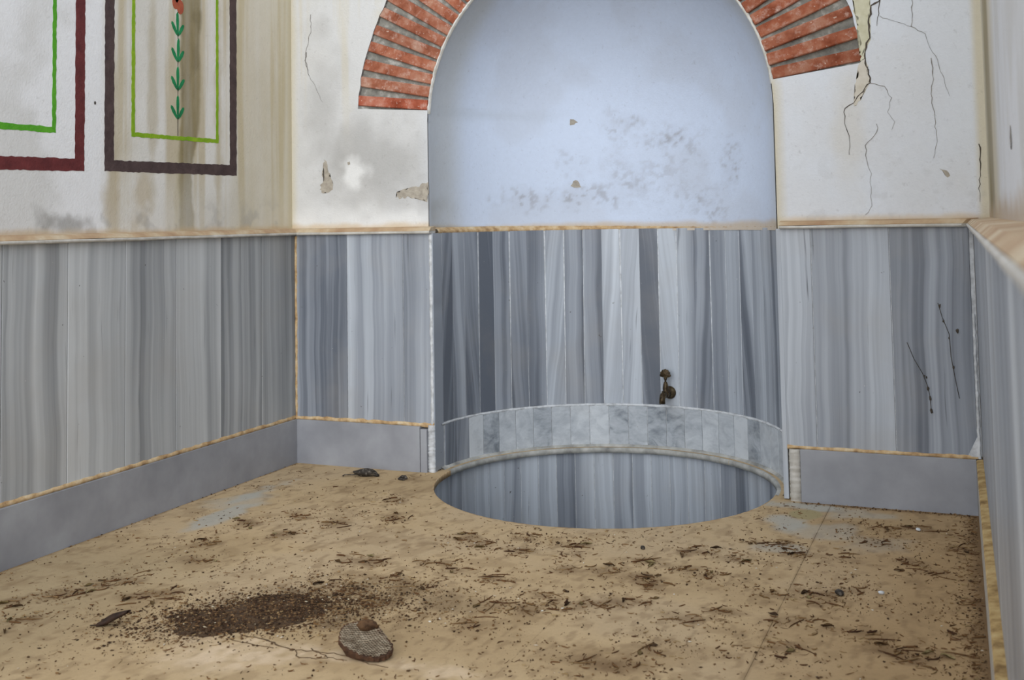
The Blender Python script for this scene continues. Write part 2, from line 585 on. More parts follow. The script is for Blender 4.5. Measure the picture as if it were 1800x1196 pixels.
# mould by the left jamb, worn right jamb, corner
c = mixc(c, GREY, 0.5 * blob(x, z, -0.55, 1.02, 0.05, 0.1, 0.8, 0.6, 20, 9))
c = mixc(c, BEIGE, 0.8 * sstep(0.822, 0.795, x + 0.012 * fbm(x * 9, z * 9, 10)) * (x > 0.5) * sstep(1.42, 1.38, z))
c = mixc(c, BEIGE, 0.8 * sstep(1.405, 1.432, x))
c = mixc(c, linc(206, 198, 180), 0.35 * blob(x, z, 1.03, 1.2, 0.06, 0.26, 0.8, 0.5, 10, 12))
c = mixc(c, GREY, (x > 0.8) * 0.15 * sstep(0.62, 0.75, fbm(x * 30, z * 30, 13)) * sstep(1.25, 0.95, z))
me = pydata('wall_back', np.stack([x, np.full(len(P), YP), z], 1), F)
set_cols(me, c)
solidify_edges(me, (0, 0.85, 0))
wall_back = struct(link('wall_back', me, M_PLASTER), 'whitewashed back wall with a brick arch over a round niche', 'wall')

# ---- arch bricks and mortar
pitch = math.radians(4.36)
nb = int(round((t0L - t0R) / pitch))
pitch = (t0L - t0R) / nb
bth = 0.0405
bmeshes = [box_mesh('brick', 0.0, ROUT - RIN + 0.004, 0.0, 0.12, -bth / 2, bth / 2, 0.003, 0.0016) for _ in range(4)]
for k in range(nb):
    t = t0R + pitch * (k + 0.5)
    tt = t - math.copysign(pitch * 0.06, math.cos(t))
    b = link('brick', bmeshes[k % 4], M_BRICK, wall_back)
    r0 = RIN + random.uniform(-0.001, 0.006)
    b.matrix_local = Matrix.Translation((PC[0] + r0 * math.cos(tt), YP + 0.004 + random.uniform(-0.003, 0.004), PC[1] + r0 * math.sin(tt))) \
        @ Matrix.Rotation(-tt + random.uniform(-0.012, 0.012), 4, 'Y')
    s = random.uniform(0.76, 1.0)
    pk = random.uniform(0, 1) * (1.0 if math.cos(t) < 0 else 0.45)
    b.color = (s * 0.92, s * (0.95 + 0.20 * pk), s * (0.93 + 0.36 * pk), 1)
    if k == nb - 1:
        b.color = (0.95, 0.82, 0.85, 1)
vv, ff = [], []
seg = 150
for i in range(seg + 1):
    t = t0R + (t0L - t0R) * i / seg
    for r, y in ((RIN + 0.004, YP + 0.30), (RIN + 0.004, YP + 0.016), (RIN + 0.15, YP + 0.020), (ROUT + 0.012, YP + 0.014), (ROUT + 0.012, YP + 0.30)):
        y2 = y + (0.006 * (vnoise(t * 60, r * 30) - 0.5) if y < 0.1 else 0)
        vv.append((PC[0] + r * math.cos(t), y2, PC[1] + r * math.sin(t)))
for i in range(seg):
    for j in range(4):
        a = i * 5 + j
        ff.append((a, a + 1, a + 6, a + 5))
link('mortar', pydata('mortar', vv, ff), M_MORTAR, wall_back)
vv, ff = [], []
for i in range(seg + 1):                                  # rough plaster edge left along the inside of the arch
    t = t0R - 0.02 + (t0L - t0R + 0.04) * i / seg
    j1, j2 = 0.004 * (vnoise(t * 55, 3.0) - 0.5), 0.006 * (vnoise(t * 70, 9.0) - 0.5)
    for r, y in ((RIN - 0.0065, YP + 0.014 + j1), (RIN - 0.0060 + j1 * 0.3, YP + 0.006), (RIN - 0.001, YP + 0.002 + abs(j2) * 0.3), (RIN + 0.0035 + j2, YP + 0.005), (RIN + 0.006, YP + 0.05)):
        vv.append((PC[0] + r * math.cos(t), y, PC[1] + r * math.sin(t)))
for i in range(seg):
    for j in range(4):
        a = i * 5 + j
        ff.append((a, a + 1, a + 6, a + 5))
link('plaster_edge', pydata('plaster_edge', vv, ff, True), noisy_mat('pale_plaster_edge', [(0.3, lin((172, 166, 152))), (0.6, lin((220, 218, 212)))], 30), wall_back)

# ---- cracks: thin jagged dark ribbons laid on the surface in place of grooves


def ribbon(name, pts, w, mat, parent, nrm, lift=0.0014, jag=0.003, taper=True):
    P3 = [Vector(p) for p in pts]
    fine = []
    for a, b in zip(P3, P3[1:]):
        n = max(1, int((b - a).length / 0.012))
        for i in range(n):
            fine.append(a.lerp(b, i / n))
    fine.append(P3[-1])
    nrm = Vector(nrm)
    vv, ff = [], []
    for i, p in enumerate(fine):
        d = (fine[min(i + 1, len(fine) - 1)] - fine[max(i - 1, 0)]).normalized()
        s = d.cross(nrm).normalized()
        q = p + s * random.uniform(-jag, jag) + nrm * lift
        ww = w * random.uniform(0.55, 1.3) * (1 - 0.75 * i / len(fine) if taper else 1) / 2
        vv += [q + s * ww - nrm * 0.0015, q + s * ww, q - s * ww, q - s * ww - nrm * 0.0015]
    for i in range(len(fine) - 1):
        a = i * 4
        for j in range(3):
            ff.append((a + j, a + j + 1, a + j + 5, a + j + 4))
    return link(name, pydata(name, vv, ff), mat, parent)


def bkpts(lst, ox=1440, oy=0, sc=2.847):
    return [on_back(ox + a / sc, oy + b / sc) for a, b in lst]


NB = (0, -1, 0)
ribbon('crack', bkpts([(300, -40), (298, 5), (262, 30), (250, 110), (252, 190), (235, 215), (226, 280), (245, 350), (256, 412)]), 0.0055, M_CRACK, wall_back, NB, taper=False)
ribbon('crack', bkpts([(256, 412), (205, 470), (175, 518), (128, 542), (124, 620), (148, 680), (150, 775)]), 0.0042, M_CRACK, wall_back, NB)
ribbon('crack', bkpts([(300, 0), (299, 70), (290, 130)]), 0.003, M_CRACK, wall_back, NB)
ribbon('crack', bkpts([(466, -40), (464, 130), (530, 170), (552, 240), (590, 300), (635, 430), (655, 480)]), 0.003, M_CRACK_THIN, wall_back, NB)
ribbon('crack', bkpts([(560, 290), (572, 340), (560, 490), (570, 540), (590, 690), (570, 790)]), 0.0032, M_CRACK_THIN, wall_back, NB)
ribbon('crack', bkpts([(256, 415), (325, 435), (362, 490), (345, 560), (375, 610), (365, 650)]), 0.0022, M_CRACK_THIN, wall_back, NB)
ribbon('crack', bkpts([(290, 620), (288, 660), (232, 730), (235, 800), (258, 870), (258, 960), (268, 1030), (230, 1075)]), 0.0026, M_CRACK_THIN, wall_back, NB)
ribbon('crack', bkpts([(800, 720), (806, 800), (804, 900), (800, 1010)]), 0.004, M_CRACK, wall_back, NB)
ribbon('crack', bkpts([(300, 80), (400, 115), (464, 135)]), 0.0014, M_CRACK_THIN, wall_back, NB)
ribbon('crack', bkpts([(178, 70), (182, 140), (155, 260), (158, 310), (172, 365), (205, 420), (235, 490)], 480, 0, 2.718), 0.0022, M_CRACK_THIN, wall_back, NB)
ribbon('crack', bkpts([(160, 250), (155, 290), (172, 365)], 480, 0, 2.718), 0.003, M_CRACK, wall_back, NB)


def patch(name, pts, mat, parent, nrm, lift=0.0008, rough=0.004):
    """shallow flake-off: an irregular low facet raised a hair above the plaster"""
    P3 = [Vector(p) for p in pts]
    nrm = Vector(nrm).normalized()
    out = []
    for a, b in zip(P3, P3[1:] + P3[:1]):
        n = max(2, int((b - a).length / 0.007))
        s = (b - a).normalized().cross(nrm)
        for i in range(n):
            out.append(a.lerp(b, i / n) + s * random.uniform(-rough, rough))
    bm = bmesh.new()
    top = [bm.verts.new(p + nrm * lift) for p in out]
    bot = [bm.verts.new(p - nrm * 0.002) for p in out]
    bm.faces.new(top)
    for i in range(len(out)):
        j = (i + 1) % len(out)
        bm.faces.new((top[i], bot[i], bot[j], top[j]))
    bmesh.ops.triangulate(bm, faces=bm.faces[:])
    return link(name, bm_mesh(name, bm), mat, parent)


s8 = lambda l: [on_back(1280 + a / 6.43, b / 6.43) for a, b in l]
patch('yellowed_patch', s8([(1400, -60), (1590, -60), (1600, 60), (1590, 240), (1605, 440), (1560, 480), (1545, 640), (1500, 690), (1490, 560), (1500, 430), (1460, 330), (1470, 210), (1420, 120)]), M_BARE_Y, wall_back, NB)
patch('yellowed_patch', s8([(1490, 690), (1545, 650), (1560, 720), (1600, 880), (1600, 940), (1540, 1040), (1450, 1200), (1420, 1200), (1450, 900)]), M_BARE, wall_back, NB).data.materials[0] = noisy_mat('worn_render', [(0.3, lin((196, 188, 172))), (0.7, lin((214, 208, 196)))], 30)
s5 = lambda l: [on_back(480 + a / 2.718, b / 2.718) for a, b in l]
patch('bare_patch', s5([(245, 760), (262, 790), (270, 840), (285, 870), (280, 915), (240, 925), (222, 905), (240, 860), (238, 800)]), M_BARE, wall_back, NB, rough=0.006)
patch('bare_patch', s5([(590, 920), (640, 905), (700, 890), (738, 870), (738, 960), (690, 950), (650, 945), (588, 945)]), M_BARE, wall_back, NB, rough=0.006)
patch('bare_patch', s5([(355, 775), (366, 772), (368, 785), (358, 790)]), M_BARE, wall_back, NB, rough=0.001)
patch('bare_patch', [on_back(1440 + a / 2.847, b / 2.847) for a, b in [(600, 845), (640, 855), (655, 880), (640, 890), (625, 865)]], M_BARE, wall_back, NB, rough=0.002)

# ------------------------------------------------------------------ left wall
us = np.unique(np.concatenate([np.linspace(YEND_L, -1.75, 40), np.linspace(-1.74, YP, 330)]))
ws = np.unique(np.concatenate([np.linspace(-0.05, 0.86, 16), np.linspace(0.865, 1.95, 200), np.linspace(1.96, HTOP, 24)]))
P, F = grid_minus(us, ws, None)
y, z = P[:, 0], P[:, 1]
c = np.tile(linc(234, 235, 236), (len(P), 1))
c = mixc(c, linc(204, 203, 198), 0.6 * sstep(0.42, 0.7, fbm(y * 4, z * 4, 21)))
reg = sstep(-1.06, -0.98, y)                        # everything right of the gap between the frames is water-stained
st = fbm(y * 22, z * 0.9, 22)
c = mixc(c, linc(206, 200, 182), reg * 0.45)
c = mixc(c, linc(186, 172, 138), reg * 0.75 * sstep(0.50, 0.72, st) * (0.45 + 0.55 * sstep(0.95, 1.2, z)))
c = mixc(c, linc(196, 184, 150), 0.6 * sstep(-0.42, -0.30, y) * (0.5 + 0.5 * fbm(y * 30, z * 1.5, 23)))
c = mixc(c, linc(176, 164, 134), 0.55 * blob(y, z, -0.80, 1.45, 0.028, 0.5, 0.7, 0.5, 10, 24))
c = mixc(c, linc(178, 160, 122), 0.6 * blob(y, z, -0.99, 1.02, 0.045, 0.16, 0.8, 0.6, 18, 25))
c = mixc(c, linc(178, 160, 122), 0.55 * blob(y, z, -0.86, 1.05, 0.06, 0.12, 0.8, 0.7, 18, 26))
c = mixc(c, linc(182, 170, 140), 0.6 * blob(y, z, -0.985, 1.3, 0.022, 0.3, 0.7, 0.5, 16, 36))
c = mixc(c, linc(182, 170, 140), 0.5 * blob(y, z, -0.445, 1.3, 0.03, 0.5, 0.7, 0.5, 16, 37))
yc = -0.600 - 0.03 * sstep(1.35, 1.1, z) + 0.012 * (fbm(z * 5, z * 0 + 2, 27) - 0.5) * 2
hw = 0.058 - 0.018 * sstep(1.30, 1.12, z) + 0.012 * (fbm(z * 14, y * 6, 28) - 0.5) * 2
dd = np.abs(y - yc) / hw
ol = (1 - sstep(0.72, 1.12, dd)) * (0.72 + 0.45 * (fbm(y * 40, z * 4, 29) - 0.3))
c = mixc(c, OLIVE, 0.92 * ol * (0.70 + 0.30 * sstep(1.0, 1.25, z)))
c = mixc(c, linc(104, 94, 66), 0.4 * ol * sstep(0.50, 0.62, fbm(y * 14, z * 7, 30)) * sstep(1.2, 1.35, z))
c = mixc(c, linc(190, 180, 150), 0.5 * blob(y, z, -0.675, 1.08, 0.018, 0.18, 0.8, 0.6, 20, 31))
c = mixc(c, GREY, 0.75 * blob(y, z, -1.17, 0.945, 0.11, 0.035, 0.9, 0.8, 22, 32))
c = mixc(c, GREY, 0.4 * sstep(0.55, 0.72, fbm(y * 14, z * 14, 33)) * sstep(1.06, 0.95, z))
c = mixc(c, TAN, 0.7 * sstep(0.94, 0.916, z + 0.02 * (fbm(y * 16, z * 16, 34) - 0.5)))
c = mixc(c, linc(190, 178, 146), 0.6 * sstep(-0.03, 0.02, y))
me = pydata('wall_left', np.stack([np.full(len(P), XPL), y, z], 1), F[:, ::-1])
set_cols(me, c)
solidify_edges(me, (-0.35, 0, 0))
wall_left = struct(link('wall_left', me, M_PLASTER), 'water-stained whitewashed left wall painted with framed panels', 'wall')

# ---- paint on the left wall
NL = Vector((1, 0, 0))


def brush(name, corners, mat, jag=0.0016, lift=0.0007):
    """a painted stroke: polygon in (y, z) on the wall with hand-drawn edges"""
    out = []
    for (a, b) in zip(corners, corners[1:] + corners[:1]):
        L = math.hypot(b[0] - a[0], b[1] - a[1])
        n = max(1, int(L / 0.012))
        for i in range(n):
            t = i / n
            j = jag if 0 < i else 0
            out.append((a[0] + (b[0] - a[0]) * t + random.uniform(-j, j), a[1] + (b[1] - a[1]) * t + random.uniform(-j, j)))
    bm = bmesh.new()
    top = [bm.verts.new((XPL + lift, p[0], p[1])) for p in out]
    bot = [bm.verts.new((XPL - 0.001, p[0], p[1])) for p in out]
    bm.faces.new(top)
    for i in range(len(out)):
        j = (i + 1) % len(out)
        bm.faces.new((top[i], bot[i], bot[j], top[j]))
    bmesh.ops.recalc_face_normals(bm, faces=bm.faces[:])
    bmesh.ops.triangulate(bm, faces=bm.faces[:])
    return link(name, bm_mesh(name, bm), mat, wall_left)


def lyz(px, py):
    p = on_left(px, py)
    return (float(p[1]), float(p[2]))


def frame(outer, inner, mat, name):
    """outer and inner: (y_left, y_right, z_bottom_left, z_bottom_right); top runs out of the picture"""
    zt = 2.35
    (a0, a1, b0, b1), (c0, c1, d0, d1) = outer, inner
    brush(name, [(a0, b0), (a1, b1), (a1, zt), (c1, zt), (c1, d1), (c0, d0), (c0, zt), (a0, zt)], mat)
    brush(name, [(a0, zt), (a1, zt), (a1, zt + 0.045), (a0, zt + 0.045)], mat)


def rect_from_px(bl, br):
    (y0, z0), (y1, z1) = lyz(*bl), lyz(*br)
    return y0, y1, z0, z1


frame(rect_from_px((183.5, 301), (416, 309)), rect_from_px((200, 282), (404, 290)), M_P_BROWN, 'painted_frame')
i0 = rect_from_px((231, 240), (384, 252))
frame(i0, (i0[0] + 0.016, i0[1] - 0.014, i0[2] + 0.014, i0[3] + 0.014), M_P_LIME, 'painted_line')
o0 = rect_from_px((0, 299), (148, 301))
oi0 = rect_from_px((0, 275), (131.5, 279))
wL = o0[1] - 0.72
frame((wL, o0[1], o0[2] - 0.006, o0[3]), (wL + 0.045, oi0[1], oi0[2] - 0.004, oi0[3]), M_P_MAROON, 'painted_frame')
g0 = rect_from_px((0, 230), (98, 234))
frame((wL + 0.12, g0[1], g0[2] + 0.004, g0[3]), (wL + 0.138, g0[1] - 0.015, g0[2] + 0.022, g0[3] + 0.018), M_P_GREEN, 'painted_line')


def vine(base_px, ofs=0.0):
    y0 = lyz(*base_px)[0] + ofs
    s7 = lambda b: lyz(180 + 494 / 3.738, b / 3.738)[1]
    zs = [s7(795), s7(605), s7(420), s7(248), s7(248) + 0.098, s7(248) + 0.196]
    brush('painted_stem', [(y0 - 0.0015, lyz(312, 239)[1]), (y0 + 0.0015, lyz(312, 239)[1]), (y0 + 0.0018, zs[0] + 0.01), (y0 - 0.0018, zs[0] + 0.01)], M_P_STEM, 0.0004)
    for k, zz in enumerate(zs[:4]):
        h = 0.087
        for lean, ln in ((0.0, h), (-0.62, 0.060), (0.62, 0.056)):
            ang = lean + random.uniform(-0.04, 0.04)
            d = Vector((math.sin(ang), math.cos(ang)))
            n = Vector((d.y, -d.x))
            b0 = Vector((y0, zz + 0.004))
            w = 0.0075
            pts = [(0, 0.0015), (0.25, 0.7), (0.6, 1.0), (0.9, 0.75), (1.0, 0.1), (0.9, -0.75), (0.6, -1.0), (0.25, -0.7)]
            brush('painted_leaf', [tuple(b0 + d * (t * ln) + n * (s * w)) for t, s in pts], M_P_LEAF, 0.0007, 0.0009)
        if k < 4:
            top = zz + h
            brush('painted_stem', [(y0 - 0.001, top), (y0 + 0.001, top), (y0 + 0.001, top + 0.02), (y0 - 0.001, top + 0.02)], M_P_STEM, 0.0003)
        brush('painted_stem', [(y0 - 0.003, zz + 0.012), (y0, zz - 0.004), (y0 + 0.003, zz + 0.012), (y0, zz + 0.016)], M_P_STEM, 0.0003, 0.0011)
    zr = lyz(311, 20)[1]
    for s, dz, m in ((-0.012, 0.032, M_P_RED), (0.012, 0.018, M_P_RED), (-0.002, 0.055, M_P_RED)):
        cx, cz = y0 + s, zr + dz
        brush('painted_flower', [(cx + 0.020 * math.cos(t) * 0.9, cz + 0.026 * math.sin(t)) for t in np.linspace(0, 2 * math.pi, 12, endpoint=False)], m, 0.0015, 0.0009 + 0.0002 * (s > 0))


vine((312.5, 238))
brush('painted_fleck', [(lyz(167, 181)[0] + 0.004 * math.cos(t), lyz(167, 181)[1] + 0.006 * math.sin(t)) for t in np.linspace(0, 6.28, 7, endpoint=False)], M_P_STEM, 0.0005)

# ------------------------------------------------------------------ right wall


def rwx(a, yy):
    return a + RSL * yy


us = np.unique(np.concatenate([np.linspace(YEND_R, YP, 200)]))
ws = np.unique(np.concatenate([np.linspace(-0.05, 0.86, 10), np.linspace(0.87, 1.95, 90), np.linspace(1.96, HTOP, 16)]))
P, F = grid_minus(us, ws, None)
y, z = P[:, 0], P[:, 1]
c = np.tile(linc(222, 225, 230), (len(P), 1))
c = mixc(c, linc(202, 202, 200), 0.6 * sstep(0.42, 0.7, fbm(y * 5, z * 2.5, 41)))
c = mixc(c, BEIGE, 0.8 * sstep(-1.1, -0.6, y))
c = mixc(c, OLIVE, 0.85 * sstep(-0.65, -0.45, y) * sstep(0.02, -0.25, y) * (0.6 + 0.6 * fbm(y * 2, z * 3, 42)))
c = mixc(c, linc(186, 166, 140), 0.8 * sstep(0.99, 0.93, z + 0.05 * (fbm(y * 7, z * 14, 43) - 0.5)))
c = mixc(c, linc(190, 188, 182), 0.22 * sstep(0.5, 0.75, fbm(y * 4, z * 1.6, 44)))
me = pydata('wall_right', np.stack([rwx(1.446, y), y, z], 1), F)
set_cols(me, c)
solidify_edges(me, (0.35, 0, 0))
wall_right = struct(link('wall_right', me, M_PLASTER), 'whitewashed right wall seen edge-on close to the viewer', 'wall')

p = [CAM + ray(a, b) * ((1.446 - CAM[0] + RSL * CAM[1]) / (ray(a, b)[0] - RSL * ray(a, b)[1])) for a, b in ((1777, 232), (1778, 244), (1779, 256))]
ribbon('scratch', p, 0.05, M_CRACK_THIN, wall_right, (-1, RSL, 0), 0.002, 0.004)

# ------------------------------------------------------------------ niche: half cylinder and half dome of plaster
nth, nz, nd = 280, 60, 70
rows = []
PR = RIN - 0.004
for i in range(nz):
    rows.append(('c', ZT - 0.008 + (PC[1] - ZT + 0.008) * i / nz))
for i in range(nd + 1):
    rows.append(('d', math.pi / 2 * i / nd * 0.995))
th = np.linspace(0.0, math.pi, nth)
vv = []
for kind, v in rows:
    for t in th:
        if kind == 'c':
            vv.append((PC[0] + PR * math.cos(t), NC[1] + PR * math.sin(t) * 0.985, v))
        else:
            vv.append((PC[0] + PR * math.cos(t) * math.cos(v), NC[1] + PR * 0.985 * math.sin(t) * math.cos(v), PC[1] + PR * math.sin(v)))
# front reveal between the plaster face and the half cylinder
vv = np.array(vv)
nr = len(rows)
ids = np.arange(nr * nth).reshape(nr, nth)
F = np.stack([ids[:-1, :-1], ids[:-1, 1:], ids[1:, 1:], ids[1:, :-1]], -1).reshape(-1, 4)[:, ::-1]
base = len(vv)
rimL = vv[ids[:, -1]].copy(); rimL[:, 1] = YP + 0.002
rimR = vv[ids[:, 0]].copy(); rimR[:, 1] = YP + 0.002
vv = np.concatenate([vv, rimL, rimR])
extra = []
for i in range(nr - 1):
    extra.append((ids[i, -1], ids[i + 1, -1], base + i + 1, base + i))
    extra.append((ids[i + 1, 0], ids[i, 0], base + nr + i, base + nr + i + 1))
F = np.concatenate([F, np.array(extra)])
ang = np.arctan2(vv[:, 1] - NC[1], vv[:, 0] - PC[0]) * PR
z = vv[:, 2]
c = np.tile(linc(207, 218, 236), (len(vv), 1))
c = mixc(c, linc(199, 207, 221), 0.6 * sstep(0.42, 0.68, fbm(ang * 4, z * 5, 51)))


def nang(px, py):
    p = on_niche(px, py, PR)
    return math.atan2(p[1] - NC[1], p[0] - PC[0]) * PR, p[2]


s5n = lambda a, b: nang(750 + a / 2.769, 130 + b / 2.769)
for (a, b, rx, rz, st, off) in [(700, 600, 0.25, 0.05, .5, 1), (920, 300, 0.05, 0.10, .35, 2), (1210, 310, 0.09, 0.04, .5, 3), (1000, 230, 0.10, 0.025, .4, 4),
                                (1340, 600, 0.12, 0.08, .45, 5), (1500, 440, 0.05, 0.08, .45, 6), (680, 420, 0.06, 0.06, .25, 7), (960, 510, 0.08, 0.06, .3, 8),
                                (1180, 420, 0.2, 0.15, .25, 9)]:
    A, Z = s5n(a, b)
    sp = sstep(0.50, 0.68, fbm(ang * 45, z * 60, 52 + off))
    c = mixc(c, linc(150, 148, 150), st * blob(ang, z, A, Z, rx * 1.3, rz * 1.3, 1.0, 0.8, 14, off) * (0.25 + sp))
A, Z = s5n(55, 650)
c = mixc(c, linc(140, 140, 140), 0.7 * blob(ang, z, A, Z, 0.11, 0.06, 1.0, 0.6, 16, 12))
c = mixc(c, linc(192, 194, 192), 0.7 * sstep(PR * 2.72, PR * 2.98, ang))
c = mixc(c, linc(196, 196, 190), 0.5 * sstep(PR * 0.55, PR * 0.25, ang))
c = mixc(c, linc(178, 186, 192), 0.3 * blob(ang, z, s5n(300, 200)[0], s5n(300, 200)[1], 0.35, 0.03, 1.0, 0.5, 8, 14))
c = mixc(c, TAN, 0.7 * sstep(0.932, 0.905, z + 0.03 * (fbm(ang * 9, z * 9, 60) - 0.5)))
me = pydata('wall_niche', vv, F, smooth=True)
set_cols(me, c)
wall_niche = struct(link('wall_niche', me, M_PLASTER), 'round bluish white plastered niche under the brick arch', 'wall')


def nmark(name, pts, mat, lift=0.0015):
    """flaked spots on the curved plaster"""
    P3 = [Vector(on_niche(750 + a / 2.769, 130 + b / 2.769, PR * 0.9975)) for a, b in pts]
    cen = sum(P3, Vector()) / len(P3)
    nrm = Vector((NC[0] - cen.x, NC[1] - cen.y, 0)).normalized()
    return patch(name, P3, mat, wall_niche, nrm, lift, 0.003)


nmark('bare_patch', [(700, 545), (715, 518), (735, 520), (752, 550), (735, 556)], M_BARE)
nmark('bare_patch', [(698, 220), (730, 218), (735, 238), (700, 250)], M_BARE)
nmark('bare_patch', [(918, 240), (965, 238), (960, 255), (930, 256)], M_BARE)
nmark('bare_patch', [(1145, 262), (1180, 268), (1215, 280), (1210, 290), (1170, 284), (1145, 276)], M_BARE)
nmark('bare_patch', [(1230, 270), (1330, 268), (1345, 280), (1240, 278)], M_BARE)
nmark('bare_patch', [(1345, 262), (1352, 300), (1360, 345), (1350, 345), (1340, 290)], M_BARE)
nmark('bare_patch', [(1420, 460), (1445, 480), (1480, 550), (1470, 560), (1440, 500), (1385, 488), (1385, 482)], M_BARE)
nmark('bare_patch', [(1130, 650), (1165, 658), (1180, 680), (1155, 668)], M_BARE)

# ------------------------------------------------------------------ panelling


def panel(w, z0, z1, loc, rotz, mat, parent, tone, lean=0.5, th=0.02, name='panel', gap=0.0013, mesh=None, seed=None):
    me = mesh or box_mesh(name, -w / 2 + gap, w / 2 - gap, 0, th, 0, z1 - z0, 0.0012)
    o = link(name, me, mat, parent)
    o.location = (loc[0], loc[1], z0)
    o.rotation_euler = (0, 0, rotz)
    o.color = (tone, random.random() if seed is None else seed, lean, 1)
    return o


Z0P, Z1P = ZB + 0.006, ZT + 0.004
# back wall, left of the niche
for x0, x1, t in ((XL, -0.874, 0.34), (-0.874, -0.628, 0.52), (-0.628, -0.512, 0.42)):
    panel(x1 - x0, Z0P, Z1P, ((x0 + x1) / 2, 0), 0, M_MARBLE, wall_back, t)
# right of the niche
for x0, x1, t in ((0.797, 0.897, 0.56), (0.897, 1.143, 0.48), (1.143, XR, 0.34)):
    panel(x1 - x0, Z0P, Z1P, ((x0 + x1) / 2, 0), 0, M_MARBLE, wall_back, t, 0.47)
# left wall
ys = [0.0] + [-0.2285 - 0.2455 * k for k in range(16)]
tones = [0.44, 0.45, 0.54, 0.52, 0.60, 0.60, 0.52, 0.6]
for k, (a, b) in enumerate(zip(ys, ys[1:])):
    panel(a - b, Z0P, Z1P, (XL, (a + b) / 2), math.pi / 2, M_MARBLE_L, wall_left, tones[k % 8], 0.52)
# right wall
rang = math.atan(-RSL) - math.pi / 2
ys = [-0.004 - 0.245 * k for k in range(15)]
for a, b in zip(ys, ys[1:]):
    m = (a + b) / 2
    panel(a - b, Z0P, Z1P, (rwx(1.396, m), m), rang, M_MARBLE, wall_right, random.uniform(0.42, 0.58))


def slab(name, x0, x1, y0, y1, z0, z1, mat, parent, bev=0.001):
    return link(name, box_mesh(name, x0, x1, y0, y1, z0, z1, bev), mat, parent)


# grout behind the joints and tan bed joint above the baseboards
slab('grout', XL, -0.51, 0.004, YP + 0.01, Z0P, ZT, M_GROUT, wall_back, 0)
slab('grout', 0.795, XR + 0.012, 0.004, YP + 0.01, Z0P, ZT, M_GROUT, wall_back, 0)
slab('grout', XPL - 0.01, XL - 0.004, -4.1, 0.02, Z0P, ZT, M_GROUT, wall_left, 0)


def rough_strip(name, p0, p1, z0, z1, d, out, mat, parent, jag=0.003):
    """hand-smeared mortar strip from p0 to p1, proud of the surface along 'out'"""
    p0, p1, out = Vector(p0), Vector(p1), Vector(out)
    L = (p1 - p0).length
    n = max(4, int(L / 0.02))
    vv, ff = [], []
    for i in range(n + 1):
        p = p0.lerp(p1, i / n)
        a, b = z0 + random.uniform(-jag, jag), z1 + random.uniform(-jag, jag)
        e = d * random.uniform(0.6, 1.2)
        for q in (Vector((p.x, p.y, a)) - out * 0.012, Vector((p.x, p.y, a)) + out * e * 0.7, Vector((p.x, p.y, (a + b) / 2)) + out * e,
                  Vector((p.x, p.y, b)) + out * e * 0.4, Vector((p.x, p.y, b)) - out * 0.012):
            vv.append(q)
    for i in range(n):
        for j in range(4):
            a = i * 5 + j
            ff.append((a, a + 1, a + 6, a + 5))
    return link(name, pydata(name, vv, ff, True), mat, parent)


rough_strip('bed_joint', (XL, 0, 0), (-0.50, 0, 0), ZB - 0.004, Z0P + 0.004, 0.004, (0, -1, 0), M_GROUT_TAN, wall_back)
rough_strip('bed_joint', (0.80, 0, 0), (XR, 0, 0), ZB - 0.003, Z0P + 0.003, 0.004, (0, -1, 0), M_GROUT_TAN, wall_back, 0.002)
rough_strip('bed_joint', (XL, -4.0, 0), (XL, 0, 0), ZB - 0.004, Z0P + 0.004, 0.005, (1, 0, 0), M_GROUT_TAN, wall_left, 0.002)


def corner_bead(name, x, y, z0, z1, w, d, mat, parent, jag=0.003, n=40):
    """vertical mortar fillet with ragged edges"""
    vv, ff = [], []
    for i in range(n + 1):
        z = z0 + (z1 - z0) * i / n
        a, b = x - w / 2 + random.uniform(-jag, jag), x + w / 2 + random.uniform(-jag, jag)
        e = d * random.uniform(0.7, 1.2)
        vv += [(a, y + 0.02, z), (a, y - e * 0.6, z), ((a + b) / 2, y - e, z), (b, y - e * 0.6, z), (b, y + 0.02, z)]
    for i in range(n):
        for j in range(4):
            q = i * 5 + j
            ff.append((q, q + 1, q + 6, q + 5))
    return link(name, pydata(name, vv, ff, True), mat, parent)


corner_bead('corner_mortar', -0.508, 0.0, Z0P, ZT - 0.004, 0.011, 0.003, M_GROUT, wall_back, 0.0015)
corner_bead('corner_mortar', 0.797, 0.006, Z0P, ZT - 0.004, 0.007, 0.002, M_GROUT, wall_back, 0.0012)
corner_bead('corner_mortar', XL + 0.003, -0.002, ZB - 0.01, ZT - 0.004, 0.008, 0.004, M_GROUT_TAN, wall_left, 0.002)
corner_bead('corner_mortar', XR + 0.004, -0.001, ZB, 0.62, 0.008, 0.004, M_GROUT, wall_right, 0.002)
tri = bmesh.new()
tv = [tri.verts.new(p) for p in ((XR - 0.03, -0.001, ZB + 0.006), (XR + 0.006, -0.004, ZB + 0.006), (XR + 0.003, -0.003, ZB + 0.075), (XR - 0.03, 0.012, ZB + 0.006), (XR + 0.006, 0.012, ZB + 0.006), (XR + 0.003, 0.012, ZB + 0.075))]
for f_ in ((0, 1, 2), (3, 5, 4), (0, 3, 4, 1), (1, 4, 5, 2), (2, 5, 3, 0)):
    tri.faces.new([tv[i] for i in f_])
link('mortar_smear', bm_mesh('mortar_smear', tri), M_GROUT, wall_right)

slab('jamb_panel', -0.516, -0.4985, 0.0015, 0.075, 0.004, ZT, M_MARBLE, wall_niche).color = (0.40, 0.3, 0.5, 1)
slab('jamb_panel', 0.7835, 0.80, 0.0015, 0.075, 0.004, ZT, M_MARBLE, wall_niche).color = (0.42, 0.7, 0.5, 1)
